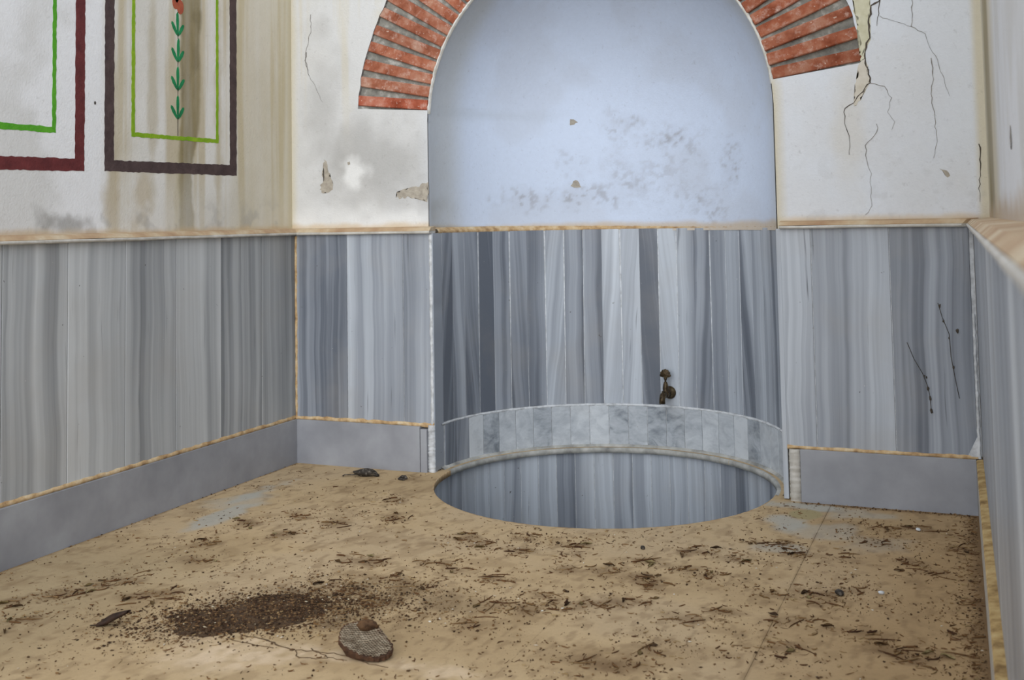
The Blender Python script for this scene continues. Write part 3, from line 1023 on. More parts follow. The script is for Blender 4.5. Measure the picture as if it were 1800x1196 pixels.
# ---- niche staves, tile course, lip; well lining
spitch = math.radians(7.09)
sw = 2 * NR * math.tan(spitch / 2)
smesh = box_mesh('panel', -sw / 2 + 0.0012, sw / 2 - 0.0012, 0, 0.012, 0, Z1P - Z0P, 0.0008)
tones_n = {12: .36, 11: .40, 10: .42, 9: .44, 8: .52, 7: .48, 6: .44, 5: .40, 4: .58, 3: .34, 2: .56, 1: .42, 0: .40, -1: .55}
k = 0
for k in range(-13, 12):
    t = math.radians(93.0) + spitch * (k + 0.5)
    if not (math.radians(0.5) < t < math.radians(179.5)):
        continue
    tone = 0.44 + 0.12 * math.sin(k * 2.1) + random.uniform(-0.06, 0.06) - (0.05 if t > 2.6 else 0)
    o = panel(sw, Z0P - 0.003, Z1P, (NC[0] + NR * math.cos(t), NC[1] + NR * math.sin(t)), t - math.pi / 2, M_MARBLE, wall_niche, tone,
              random.uniform(0.25, 0.75), mesh=smesh)
    o.rotation_euler = (random.uniform(-0.002, 0.002), random.uniform(-0.004, 0.008), t - math.pi / 2)
tpitch = math.radians(7.15)
tw = 2 * NR * math.tan(tpitch / 2)
tmesh = box_mesh('tile', -tw / 2 + 0.0014, tw / 2 - 0.0014, 0, 0.012, 0, ZB - 0.012, 0.0008)
for k in range(-13, 13):
    t = math.radians(91.2) + tpitch * (k + 0.5)
    if not (math.radians(0.5) < t < math.radians(179.5)):
        continue
    deg = math.degrees(t)
    dark = deg > 160
    o = panel(tw, 0.006, ZB - 0.006, (NC[0] + (NR - 0.002) * math.cos(t), NC[1] + (NR - 0.002) * math.sin(t)), t - math.pi / 2, M_MARBLE if dark else M_TILE, wall_niche,
              0.30 if dark else random.uniform(0.28, 0.74), random.uniform(0.2, 0.8), name='tile', mesh=tmesh if not dark else tmesh.copy())
    if dark:
        o.data.materials.clear()
        o.data.materials.append(M_MARBLE)
wpitch = math.radians(7.2)
ww_ = 2 * WR * math.tan(wpitch / 2)
WD = 1.25


def ring(name, prof, t0, t1, n, mat, parent, jag=0.0, smooth=True):
    """profile [(r, z)] swept about the niche axis"""
    vv, ff = [], []
    m = len(prof)
    for i in range(n + 1):
        t = t0 + (t1 - t0) * i / n
        for j, (r, z) in enumerate(prof):
            r2 = r + (random.uniform(-jag, jag) if 0 < j < m - 1 else 0)
            z2 = z + (random.uniform(-jag, jag) if 0 < j < m - 1 else 0)
            vv.append((NC[0] + r2 * math.cos(t), NC[1] + r2 * math.sin(t), z2))
    for i in range(n):
        for j in range(m - 1):
            a = i * m + j
            ff.append((a, a + 1, a + m + 1, a + m))
    return link(name, pydata(name, vv, ff, smooth), mat, parent)


ring('grout', [(NR + 0.003, -0.01), (NR + 0.003, ZT + 0.002), (NR + 0.018, ZT + 0.002)], 0.0, math.pi, 120, M_GROUT, wall_niche, 0)
ring('bed_joint', [(NR + 0.01, ZB - 0.010), (NR - 0.0012, ZB - 0.007), (NR - 0.003, ZB - 0.001), (NR + 0.01, ZB + 0.003)], 0.01, math.pi - 0.01, 160, M_GROUT, wall_niche, 0.0012)
ring('top_bedding', [(NR + 0.004, ZT - 0.002), (NR - 0.001, ZT + 0.004), (NR + 0.006, ZT + 0.014), (RIN + 0.004, ZT + 0.022)], 0.0, math.pi, 160, M_GROUT_TAN, wall_niche, 0.0012)
ring('base_fillet', [(NR + 0.004, 0.012), (NR - 0.004, 0.008), (NR - 0.010, 0.003), (NR - 0.012, -0.002)], 0.0, math.pi, 110, M_RIM, wall_niche, 0.0006)

# well
wv, wf = [], []
for i in range(120):
    t = 2 * math.pi * i / 120
    for r, z in ((WR + 0.003, -0.018), (WR + 0.003, -WD)):
        wv.append((NC[0] + r * math.cos(t), NC[1] + r * math.sin(t), z))
cidx = len(wv)
wv.append((NC[0], NC[1], -WD))
for i in range(120):
    a, b = 2 * i, 2 * ((i + 1) % 120)
    wf.append((a, b, b + 1, a + 1))
    wf.append((a + 1, b + 1, cidx))
wall_well = struct(link('wall_well', pydata('wall_well', wv, wf), M_GROUT), 'round well shaft lined with grey marble below the niche', 'well')
wall_well.data.materials.append(M_WELLBED)
for p in wall_well.data.polygons:
    if len(p.vertices) == 3:
        p.material_index = 1
wmesh = box_mesh('panel', -ww_ / 2 + 0.0011, ww_ / 2 - 0.0011, 0, 0.008, 0, WD - 0.025, 0.0008)
for k in range(50):
    t = math.radians(97.1) + wpitch * (k + 0.5)
    panel(ww_, -WD + 0.002, 0, (NC[0] + WR * math.cos(t), NC[1] + WR * math.sin(t)), t - math.pi / 2, M_MARBLE, wall_well,
          0.56 + 0.09 * math.sin(k * 1.7) + random.uniform(-0.06, 0.06), random.uniform(0.42, 0.58), mesh=wmesh)

# ------------------------------------------------------------------ baseboards
bb = link('baseboard_back', None)
struct(bb, 'grey marble baseboard slabs along the back wall beside the niche', 'baseboard')
slab('baseboard_slab', XL + 0.002, -0.557, -0.013, YP, -0.002, ZB - 0.003, M_BASE, bb)
slab('end_strip', -0.555, -0.528, -0.012, YP, -0.002, ZB - 0.012, M_BASE, bb)
corner_bead('corner_mortar', -0.513, 0.002, -0.002, ZB + 0.004, 0.026, 0.010, M_GROUT, bb, 0.0014)
slab('baseboard_slab', 0.842, XR - 0.006, -0.013, YP, -0.002, ZB - 0.002, M_BASE, bb)
corner_bead('corner_mortar', 0.823, -0.002, -0.002, ZB - 0.003, 0.034, 0.009, M_GROUT_TAN, bb, 0.0015).data.materials[0] = M_TRIM_LIP
bl = link('baseboard_left', None)
struct(bl, 'long grey marble baseboard along the left wall', 'baseboard')
slab('baseboard_slab', XPL, XL + 0.012, -1.75, -0.002, -0.002, ZB - 0.003, M_BASE, bl)
slab('baseboard_slab', XPL, XL + 0.012, -4.1, -1.753, -0.002, ZB - 0.003, M_BASE, bl)
br = link('baseboard_right', None)
struct(br, 'narrow dusty baseboard along the right wall', 'baseboard')


def rprism(name, prof, y0, y1, mat, parent):
    """profile [(a, z)] swept along the slightly skewed right wall"""
    vv = [(rwx(a, yy), yy, z) for yy in (y0, y1) for a, z in prof]
    m = len(prof)
    ff = [(j, (j + 1) % m, m + (j + 1) % m, m + j) for j in range(m)] + [tuple(range(m))[::-1], tuple(range(m, 2 * m))]
    me = pydata(name, vv, ff)
    return link(name, me, mat, parent)


rprism('baseboard_slab', [(1.377, -0.002), (1.377, ZB - 0.006), (1.44, ZB - 0.006), (1.44, -0.002)], -0.012, YEND_R + 0.02, M_TRIM_LIP, br)
rough = rprism('dust_ledge', [(1.3765, ZB - 0.0058), (1.379, ZB - 0.002), (1.397, ZB + 0.001), (1.405, ZB - 0.0058)], -0.012, YEND_R + 0.02, M_LEDGE, br)
rprism('grout', [(1.401, ZB), (1.401, ZT), (1.44, ZT), (1.44, ZB)], 0.0, YEND_R + 0.02, M_GROUT, wall_right)

# ------------------------------------------------------------------ stone trim on top of the panelling


def trim(name, p0, p1, out, label, inner, m0=0.0, m1=0.0):
    """sloped dusty top, pale rounded lip; p0->p1 along the panel face"""
    root = link(name, None)
    struct(root, label, 'trim')
    p0, p1, out = Vector(p0), Vector(p1), Vector(out).normalized()
    d = (p1 - p0).normalized()
    for nm, prof, mat in (('trim_top', [(-inner, ZT + 0.010), (-inner, ZT + 0.027), (0.004, ZT + 0.023), (0.017, ZT + 0.0115), (0.016, ZT + 0.010)], M_TRIM),
                          ('trim_lip', [(-inner, ZT + 0.001), (-inner, ZT + 0.010), (0.017, ZT + 0.010), (0.0205, ZT + 0.007), (0.0205, ZT + 0.003), (0.017, ZT)], M_TRIM_LIP)):
        n = max(2, int((p1 - p0).length / 0.08))
        m = len(prof)
        vv, ff = [], []
        for i in range(n + 1):
            for a, z in prof:
                e0 = m0 * a if i == 0 else 0
                e1 = m1 * a if i == n else 0
                q = p0.lerp(p1, i / n) + out * a + d * (e0 + e1)
                j = 0 if a < 0 else random.uniform(-0.0007, 0.0007)
                vv.append((q.x, q.y, z + j))
        for i in range(n):
            for j in range(m):
                ff.append((i * m + j, i * m + (j + 1) % m, (i + 1) * m + (j + 1) % m, (i + 1) * m + j))
        ff += [tuple(range(m))[::-1], tuple(range(n * m, n * m + m))]
        me = pydata(nm, vv, ff)
        bm = bmesh.new()
        bm.from_mesh(me)
        bmesh.ops.recalc_face_normals(bm, faces=bm.faces[:])
        bm.to_mesh(me)
        bm.free()
        link(nm, me, mat, root)
    return root


trim('trim_1', (XL, 0, 0), (-0.503, 0, 0), (0, -1, 0), 'cream stone trim on the short panelled wall left of the niche', 0.034, 1, 0)
trim('trim_2', (0.797, 0, 0), (XR, 0, 0), (0, -1, 0), 'cream stone trim on the panelled wall right of the niche', 0.034, 0, -1)
trim('trim_3', (XL, -4.1, 0), (XL, 0, 0), (1, 0, 0), 'long cream stone trim above the left wall panelling', 0.036, 0, -1)
trim('trim_4', (rwx(1.396, YEND_R + 0.01), YEND_R + 0.01, 0), (rwx(1.396, -0.0), -0.0, 0), (-1, 0, 0), 'blurred dusty cream trim running along the right wall', 0.052, 0, -1)

# ------------------------------------------------------------------ floor: mortar bed, slabs with the round opening
ct = np.linspace(0, 2 * math.pi, 180, endpoint=False)
hole = [(NC[0] + HR * math.cos(t), NC[1] + HR * math.sin(t)) for t in ct]


# places where the litter lies thickest, read off the photograph
CL = [(1130, 985), (1225, 970), (1290, 985), (1330, 955), (1380, 960), (1400, 975), (1190, 1000), (1250, 1010), (1140, 1030), (1060, 1062), (1010, 1070), (1120, 1060), (960, 1050), (925, 1070), (1195, 1090),
      (1270, 1075), (1360, 1045), (1440, 1045), (1500, 1040), (1440, 1065), (1390, 1095), (1460, 1105), (1520, 1115), (1380, 1140), (1560, 1140), (1600, 1160), (1640, 1155), (1690, 1120), (1710, 1060),
      (1690, 965), (1560, 930), (1610, 930), (1540, 955), (1490, 985), (1600, 990), (1640, 1010), (1100, 1170), (1140, 1145), (1040, 1165), (1000, 975), (1010, 960), (915, 970), (800, 1005), (760, 990),
      (690, 912), (700, 880), (620, 985), (660, 990), (530, 910), (585, 920), (500, 940), (440, 920), (360, 955), (340, 985), (220, 1020), (180, 1030), (130, 1045), (90, 1048), (40, 1090), (20, 1060),
      (290, 1045), (240, 1050), (840, 1100), (880, 1062), (870, 1020), (820, 945), (850, 955), (925, 945), (990, 1000), (1070, 1005), (1130, 1015), (700, 1020), (740, 1035), (660, 1060), (600, 1030)]
CLW = [on_floor(a, b)[:2] for a, b in CL]


def floor_colour(x, y):
    c = np.tile(linc(196, 170, 131), (len(x), 1))
    n1 = fbm(x * 3, y * 3, 71)
    c = mixc(c, linc(168, 142, 104), 0.6 * sstep(0.45, 0.7, n1))
    c = mixc(c, linc(190, 167, 134), 0.6 * sstep(0.52, 0.30, n1))
    c = mixc(c, linc(166, 136, 96), 0.7 * sstep(0.75, 1.25, x + 0.25 * (fbm(x * 4, y * 4, 72) - 0.5)))
    c = mixc(c, linc(166, 148, 116), 0.6 * sstep(-0.3, -0.8, x) * sstep(-0.9, -1.4, y))
    c = mixc(c, linc(146, 120, 86), 0.35 * sstep(0.55, 0.7, fbm(x * 14, y * 14, 73)))
    fine = sstep(0.56, 0.70, fbm(x * 55, y * 30, 74))
    c = mixc(c, linc(122, 96, 66), 0.36 * fine)
    for q, (a, b) in enumerate(CLW):
        if x.min() - 0.2 < a < x.max() + 0.2 and y.min() - 0.2 < b < y.max() + 0.2:
            c = mixc(c, linc(112, 86, 58), 0.55 * blob(x, y, a, b, 0.055, 0.040, 1.0, 1.0, 22, 200 + q))
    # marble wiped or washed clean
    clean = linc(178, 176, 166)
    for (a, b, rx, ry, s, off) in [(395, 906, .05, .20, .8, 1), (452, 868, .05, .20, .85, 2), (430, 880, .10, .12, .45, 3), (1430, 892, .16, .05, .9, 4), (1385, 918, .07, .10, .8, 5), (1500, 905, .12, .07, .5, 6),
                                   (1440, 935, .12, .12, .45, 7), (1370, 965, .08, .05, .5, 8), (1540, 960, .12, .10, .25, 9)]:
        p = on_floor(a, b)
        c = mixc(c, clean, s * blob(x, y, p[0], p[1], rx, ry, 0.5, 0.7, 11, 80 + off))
    p = on_floor(1415, 908)
    c = mixc(c, linc(166, 152, 112), 0.95 * blob(x, y, p[0], p[1] + 0.02, 0.055, 0.06, 0.15, 0.25, 12, 99))
    pale = linc(222, 198, 166)  # lit area of the floor painted in as paler mottled patches
    for (a, b, rx, ry, s, off) in [(400, 1150, .14, .07, .8, 1), (470, 1140, .12, .05, .7, 2), (560, 1150, .12, .04, .6, 3), (760, 1178, .16, .035, .7, 4), (330, 1170, .12, .05, .5, 5), (700, 1165, .08, .04, .5, 6)]:
        p = on_floor(a, b)
        c = mixc(c, pale, s * blob(x, y, p[0], p[1], rx, ry, 0.7, 0.9, 20, 110 + off) * (0.35 + 0.65 * sstep(0.40, 0.58, fbm(x * 42, y * 24, 116))))
    # soil stain round the heap
    p = on_floor(470, 1072)
    c = mixc(c, linc(92, 72, 50), 0.85 * blob(x, y, p[0], p[1], 0.24, 0.16, 0.9, 0.7, 16, 130))
    c = mixc(c, linc(110, 88, 60), 0.6 * blob(x, y, 0.02, -1.28, 0.25, 0.14, 1.0, 0.9, 16, 131))
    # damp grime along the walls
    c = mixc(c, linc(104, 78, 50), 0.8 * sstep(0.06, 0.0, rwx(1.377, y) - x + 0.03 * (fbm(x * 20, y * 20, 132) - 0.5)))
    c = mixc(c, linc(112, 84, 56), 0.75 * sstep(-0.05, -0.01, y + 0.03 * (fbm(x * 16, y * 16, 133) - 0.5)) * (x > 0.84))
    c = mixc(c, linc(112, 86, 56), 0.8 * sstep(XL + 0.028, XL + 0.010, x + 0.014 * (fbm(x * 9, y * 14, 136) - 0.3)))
    # joints packed with dirt
    for jx, a, b in ((0.936, -1.62, -0.25),):
        c = mixc(c, linc(96, 72, 46), 0.40 * sstep(0.007, 0.0, np.abs(x - jx - 0.006 * (fbm(y * 9, y * 0, 134) - 0.5))) * sstep(0.35, 0.6, fbm(x * 8, y * 16, 135)))
    return c


bedhole = [(NC[0] + (HR + 0.06) * math.cos(t), NC[1] + (HR + 0.06) * math.sin(t)) for t in ct]
P, F = grid_minus(np.linspace(-1.2, 1.6, 80), np.linspace(-5.2, 0.78, 160), bedhole)
me = pydata('floor', np.stack([P[:, 0], P[:, 1], np.full(len(P), -0.006)], 1), F)
solidify_edges(me, (0, 0, -0.012))
floor = struct(link('floor', me, M_BED), 'dusty tan stone floor with a round well opening', 'floor')
H = 0.0065
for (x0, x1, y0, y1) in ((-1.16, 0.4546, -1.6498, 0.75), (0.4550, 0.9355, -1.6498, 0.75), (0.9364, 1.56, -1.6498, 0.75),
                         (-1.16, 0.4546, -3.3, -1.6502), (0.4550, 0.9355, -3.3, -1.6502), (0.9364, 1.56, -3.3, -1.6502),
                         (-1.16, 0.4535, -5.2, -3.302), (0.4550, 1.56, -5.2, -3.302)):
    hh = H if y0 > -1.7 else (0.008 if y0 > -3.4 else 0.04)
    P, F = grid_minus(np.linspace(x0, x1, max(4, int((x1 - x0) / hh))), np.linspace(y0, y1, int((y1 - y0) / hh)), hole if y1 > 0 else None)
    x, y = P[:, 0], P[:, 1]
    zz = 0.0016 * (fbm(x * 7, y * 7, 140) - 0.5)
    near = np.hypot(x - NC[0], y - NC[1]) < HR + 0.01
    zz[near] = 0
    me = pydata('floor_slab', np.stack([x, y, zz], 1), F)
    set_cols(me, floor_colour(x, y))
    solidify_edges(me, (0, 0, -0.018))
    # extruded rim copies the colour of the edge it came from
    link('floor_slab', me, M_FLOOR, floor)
ring('opening_edge', [(HR + 0.012, -0.0005), (HR + 0.002, 0.0016), (HR - 0.004, -0.001), (HR - 0.004, -0.019), (WR + 0.004, -0.020)], 0.0, math.pi, 110, M_RIM, floor, 0.0002)
ring('opening_edge', [(HR + 0.004, -0.001), (HR - 0.002, 0.0008), (HR - 0.0035, -0.002), (HR - 0.0035, -0.019), (WR + 0.004, -0.020)], math.pi, 2 * math.pi, 160, M_GROUT_TAN, floor, 0.0003)

fl = lambda l: [on_floor(300 + a / 4.286, 984 + b / 4.286) for a, b in l]
for pts_, w_ in (([(520, 570), (700, 600), (900, 680), (1150, 700), (1300, 720), (1500, 790), (1640, 815)], 0.004), ([(930, 690), (960, 745), (1180, 750)], 0.003),
                 ([(440, 600), (600, 640), (780, 665)], 0.003), ([(1060, 670), (1180, 740), (1330, 760)], 0.0025)):
    ribbon('crack', fl(pts_), w_, M_BED, floor, (0, 0, 1), 0.0009, 0.004)
# ------------------------------------------------------------------ tap
tp = on_niche(1178, 690, NR)
tang = math.atan2(tp[1] - NC[1], tp[0] - NC[0])
tapo = link('tap', None)
tapo.location = (NC[0] + NR * math.cos(tang), NC[1] + NR * math.sin(tang), tp[2])
tapo.rotation_euler = (0, 0, tang + math.pi / 2)       # local +Y points out into the room
tag(tapo, 'small tarnished bronze tap with fan-shaped handle on the niche panelling', 'tap')
RY = Matrix.Rotation(-math.pi / 2, 4, 'X')               # local Z of a lathe -> +Y


def part(name, fn, mat, parent, smooth=True):
    bm = bmesh.new()
    fn(bm)
    bmesh.ops.recalc_face_normals(bm, faces=bm.faces[:])
    return link(name, bm_mesh(name, bm, smooth), mat, parent)


part('flange', lambda bm: lathe(bm, [(0.024, -0.006), (0.026, 0.002), (0.026, 0.006), (0.022, 0.011), (0.014, 0.016), (0.013, 0.02)], 24, RY), M_BRONZE, tapo)
part('body', lambda bm: (lathe(bm, [(0.011, 0.014), (0.0115, 0.03), (0.014, 0.034), (0.0145, 0.052), (0.013, 0.056)], 18, RY)), M_BRONZE, tapo)
part('spout', lambda bm: tube(bm, [(0, 0.050, 0.0), (0, 0.066, 0.0), (0, 0.078, -0.005), (0, 0.084, -0.016), (0, 0.085, -0.034)], [0.011, 0.0125, 0.0128, 0.0122, 0.0125], 14), M_BRONZE, tapo)
MT = Matrix.Translation((0, 0.046, 0))
part('bonnet', lambda bm: lathe(bm, [(0.012, 0.004), (0.017, 0.007), (0.017, 0.010), (0.011, 0.012), (0.012, 0.022), (0.010, 0.036), (0.007, 0.046), (0.006, 0.048)], 18, MT), M_BRONZE, tapo)
part('stem', lambda bm: lathe(bm, [(0.004, 0.046), (0.0035, 0.052), (0.0075, 0.062), (0.007, 0.066)], 12, MT), M_BRONZE, tapo)


def fan(bm):
    out = []
    lobes = 7
    for i in range(lobes * 6 + 1):
        a = math.radians(-12) + math.radians(204) * i / (lobes * 6)
        r = 0.0215 + 0.0030 * abs(math.sin(math.pi * i / 6)) ** 0.7 - 0.0015
        out.append((r * math.cos(a), 0.069 + r * 1.15 * math.sin(a) + 0.004))
    out += [(-0.010, 0.066), (0.010, 0.066)]
    f1 = [bm.verts.new((x, 0.046 + 0.0035, z)) for x, z in out]
    f0 = [bm.verts.new((x, 0.046 - 0.0035, z)) for x, z in out]
    c1 = bm.verts.new((0, 0.046 + 0.007, 0.080))
    c0 = bm.verts.new((0, 0.046 - 0.007, 0.080))
    n = len(out)
    for i in range(n):
        j = (i + 1) % n
        bm.faces.new((f1[i], f1[j], c1))
        bm.faces.new((f0[j], f0[i], c0))
        bm.faces.new((f1[j], f1[i], f0[i], f0[j]))


part('handle', fan, M_BRONZE, tapo, False)

# ------------------------------------------------------------------ litter on the floor


def in_hole(x, y, m=0.012):
    return np.hypot(np.asarray(x) - NC[0], np.asarray(y) - NC[1]) < HR + m


def on_the_floor(x, y, m=0.015):
    x, y = np.asarray(x), np.asarray(y)
    ok = (x > XL + 0.012 + m) & (x < rwx(1.377, y) - m * 0.6) & (y > -2.6) & (y < -0.013 - m) & ~in_hole(x, y, m)
    return ok


# --- crumbs (uncountable)
OCT = np.array([(1, 0, 0), (-1, 0, 0), (0, 1, 0), (0, -1, 0), (0, 0, 1), (0, 0, -1)], float)
OCF = np.array([(0, 2, 4), (2, 1, 4), (1, 3, 4), (3, 0, 4), (2, 0, 5), (1, 2, 5), (3, 1, 5), (0, 3, 5)])


def crumbs(name, xs, ys, size, mat, label, cat, zoff=0.0):
    n = len(xs)
    a = rng.random(n) * 2 * np.pi
    V = np.tile(OCT, (n, 1, 1)) * (0.6 + 0.8 * rng.random((n, 6, 1)))
    sc = np.stack([size * (0.7 + 0.9 * rng.random(n)), size * (0.5 + 0.6 * rng.random(n)), size * (0.35 + 0.4 * rng.random(n))], 1)
    V = V * sc[:, None, :]
    X = V[..., 0] * np.cos(a)[:, None] - V[..., 1] * np.sin(a)[:, None] + xs[:, None]
    Y = V[..., 0] * np.sin(a)[:, None] + V[..., 1] * np.cos(a)[:, None] + ys[:, None]
    Z = V[..., 2] + (sc[:, 2] * 0.7)[:, None] + (zoff[:, None] if hasattr(zoff, '__len__') else zoff)
    VV = np.stack([X, Y, Z], -1).reshape(-1, 3)
    FF = (OCF[None] + (np.arange(n) * 6)[:, None, None]).reshape(-1, 3)
    o = link(name, pydata(name, VV, FF), mat)
    return tag(o, label, cat, kind='stuff')


def scatter(n, dens):
    xs = rng.uniform(XL, 1.45, n * 4)
    ys = rng.uniform(-2.3, 0.0, n * 4)
    k = on_the_floor(xs, ys) & (rng.random(n * 4) < dens(xs, ys))
    return xs[k][:n], ys[k][:n]


def dens_floor(x, y):
    clump = sstep(0.42, 0.66, fbm(x * 7, y * 7, 150))
    d = 0.12 + 0.55 * clump
    d = d * (0.35 + 0.65 * sstep(-1.0, -0.2, x + 0.4 * (-y - 0.8)))
    d = d * (0.5 + 0.5 * sstep(-0.1, -0.6, y))
    return np.clip(d, 0, 1)


hp = on_floor(470, 1072)
xs, ys = scatter(9500, dens_floor)
gx = rng.normal(0.0, 0.22, 1800) + 0.0
gy = rng.normal(0.0, 0.13, 1800) - 1.30
k = on_the_floor(gx, gy)
xs, ys = np.concatenate([xs, gx[k]]), np.concatenate([ys, gy[k]])
# along the right wall and under the right-hand baseboard
ey = rng.uniform(-2.2, -0.03, 900)
ex = rwx(1.377, ey) - np.abs(rng.normal(0, 0.022, 900)) - 0.006
lx_ = XL + 0.013 + np.abs(rng.normal(0, 0.006, 160))
ly_ = rng.uniform(-1.6, -0.03, 160)
fx_ = rng.uniform(0.85, 1.36, 420)
fy_ = -0.018 - np.abs(rng.normal(0, 0.012, 420))
xs, ys = np.concatenate([xs, ex, fx_, lx_]), np.concatenate([ys, ey, fy_, ly_])
cbx = on_floor(642, 1150)
k = np.hypot(xs - cbx[0], ys - cbx[1]) > 0.085
xs, ys = xs[k], ys[k]
size = 0.0009 + 0.0034 * rng.random(len(xs)) ** 3.4
crumbs('soil_crumbs', xs, ys, size, M_CRUMB, 'fine brown crumbs of soil and litter scattered over the floor', 'litter')

# --- dark heap
HN = 56
vv, ff, cols = [], [], []
for i in range(HN):
    for j in range(HN):
        a, b = (i / (HN - 1) - 0.5) * 2, (j / (HN - 1) - 0.5) * 2
        x = hp[0] + a * 0.24 * 0.94 + b * 0.06
        y = hp[1] - 0.02 + b * 0.20 + a * 0.09
        r = math.hypot(a, b) + 1.1 * (float(fbm(x * 13, y * 13, 160)) - 0.5) + 0.12
        h = 0.016 * max(0.0, 1 - r / 0.80) ** 0.9 + 0.006 * max(0, 1 - r) * float(fbm(x * 70, y * 70, 161))
        vv.append((x, y, h - 0.0012))
for i in range(HN - 1):
    for j in range(HN - 1):
        ff.append((i * HN + j, (i + 1) * HN + j, (i + 1) * HN + j + 1, i * HN + j + 1))
keep = [f for f in ff if max(vv[q][2] for q in f) > -0.0011]
us_ = sorted({q for f in keep for q in f})
mp = {q: i for i, q in enumerate(us_)}
heap = link('soil_heap', pydata('soil_heap', [vv[q] for q in us_], [[mp[q] for q in f] for f in keep], True), M_HEAP)
tag(heap, 'low dark heap of crumbled soil on the floor behind the honeycomb', 'soil heap', kind='stuff')
n = 8500
a = rng.normal(0, 0.55, n)
b = rng.normal(0, 0.52, n)
gx = hp[0] + a * 0.24 * 0.94 + b * 0.06
gy = hp[1] - 0.02 + b * 0.20 + a * 0.09
rr = np.hypot(a, b) + 1.1 * (fbm(gx * 13, gy * 13, 160) - 0.5) + 0.12
gz = 0.016 * np.maximum(0.0, 1 - rr / 0.80) ** 0.9
hc = crumbs('heap_crumbs', gx, gy, 0.0010 + 0.0036 * rng.random(n) ** 3.0, M_CRUMB_D, 'x', 'x', gz)
for kx in ('label', 'category'):
    del hc[kx]
hc.parent = heap


# --- short dry plant bits (uncountable)
def chaff(name, xs, ys, length, rad, mat, label, cat):
    VV, FF = [], []
    b = 0
    for x, y, L, r in zip(xs, ys, length, rad):
        t = rng.random() * 2 * math.pi
        bend = rng.normal(0, 0.5)
        p = np.array([x, y])
        for i in range(4):
            d = np.array([math.cos(t), math.sin(t)])
            nn = np.array([-d[1], d[0]])
            rr = r * (1.0 if i in (1, 2) else 0.55)
            z0 = 0.0006 + (0.002 * rng.random() if i in (0, 3) else 0)
            VV += [(p[0] + nn[0] * rr, p[1] + nn[1] * rr, z0), (p[0] - nn[0] * rr, p[1] - nn[1] * rr, z0), (p[0], p[1], z0 + rr * 1.7)]
            p = p + d * L / 3
            t += bend
        for i in range(3):
            q = b + i * 3
            for j in range(3):
                FF.append((q + j, q + (j + 1) % 3, q + 3 + (j + 1) % 3, q + 3 + j))
        FF += [(b, b + 2, b + 1), (b + 9, b + 10, b + 11)]
        b += 12
    o = link(name, pydata(name, VV, FF), mat)
    return tag(o, label, cat, kind='stuff')


xs, ys = scatter(2200, dens_floor)
cx_, cy_ = [], []
for (a, b) in CLW:
    m = 24
    cx_ += list(a + rng.normal(0, 0.030, m))
    cy_ += list(b + rng.normal(0, 0.032, m))
cx_, cy_ = np.array(cx_), np.array(cy_)
k = on_the_floor(cx_, cy_)
xs, ys = np.concatenate([xs, cx_[k]]), np.concatenate([ys, cy_[k]])
k_h = on_the_floor(gx, gy)
xs, ys = np.concatenate([xs, gx[k_h][::12]]), np.concatenate([ys, gy[k_h][::12]])
n = 420
ey = rng.uniform(-2.0, -0.05, n)
ex = rwx(1.377, ey) - np.abs(rng.normal(0, 0.03, n)) - 0.02
xs, ys = np.concatenate([xs, ex]), np.concatenate([ys, ey])
chaff('dry_chaff', xs, ys, 0.006 + 0.018 * rng.random(len(xs)) ** 2, 0.0005 + 0.0011 * rng.random(len(xs)) ** 2, M_CHAFF,
      'short bits of dry straw and stalk strewn over the floor', 'litter')


# --- larger twigs and dead leaves: things of their own
def twig_mesh(L, r, bend, fork):
    bm = bmesh.new()
    p, t = Vector((-L / 2, 0, r)), -bend * 1.5
    pts = []
    for i in range(6):
        pts.append(p.copy())
        p = p + Vector((math.cos(t), math.sin(t), 0)) * (L / 5) + Vector((0, 0, random.uniform(-0.1, 0.5) * r * (1 if i % 2 else -0.6)))
        p.z = max(p.z, r * 0.8)
        t += bend
    tube(bm, pts, [r * 0.7, r, r * 0.9, r * 1.1, r * 0.8, r * 0.4], 5)
    if fork:
        q = pts[2]
        d = Vector((0.7, fork, 0.12)).normalized()
        tube(bm, [q, q + d * L * 0.18, q + d * L * 0.3 + Vector((L * 0.06, 0, 0.001))], [r * 0.8, r * 0.6, r * 0.4], 5)
    return bm_mesh('twig', bm, True)


TW = [twig_mesh(0.05, 0.0016, 0.10, 0), twig_mesh(0.038, 0.0018, 0.25, 0.8), twig_mesh(0.06, 0.0013, -0.18, 0), twig_mesh(0.032, 0.0021, 0.05, -0.7),
      twig_mesh(0.045, 0.0015, 0.45, 0), twig_mesh(0.07, 0.0014, 0.08, 0.6), twig_mesh(0.028, 0.0024, 0.15, 0)]


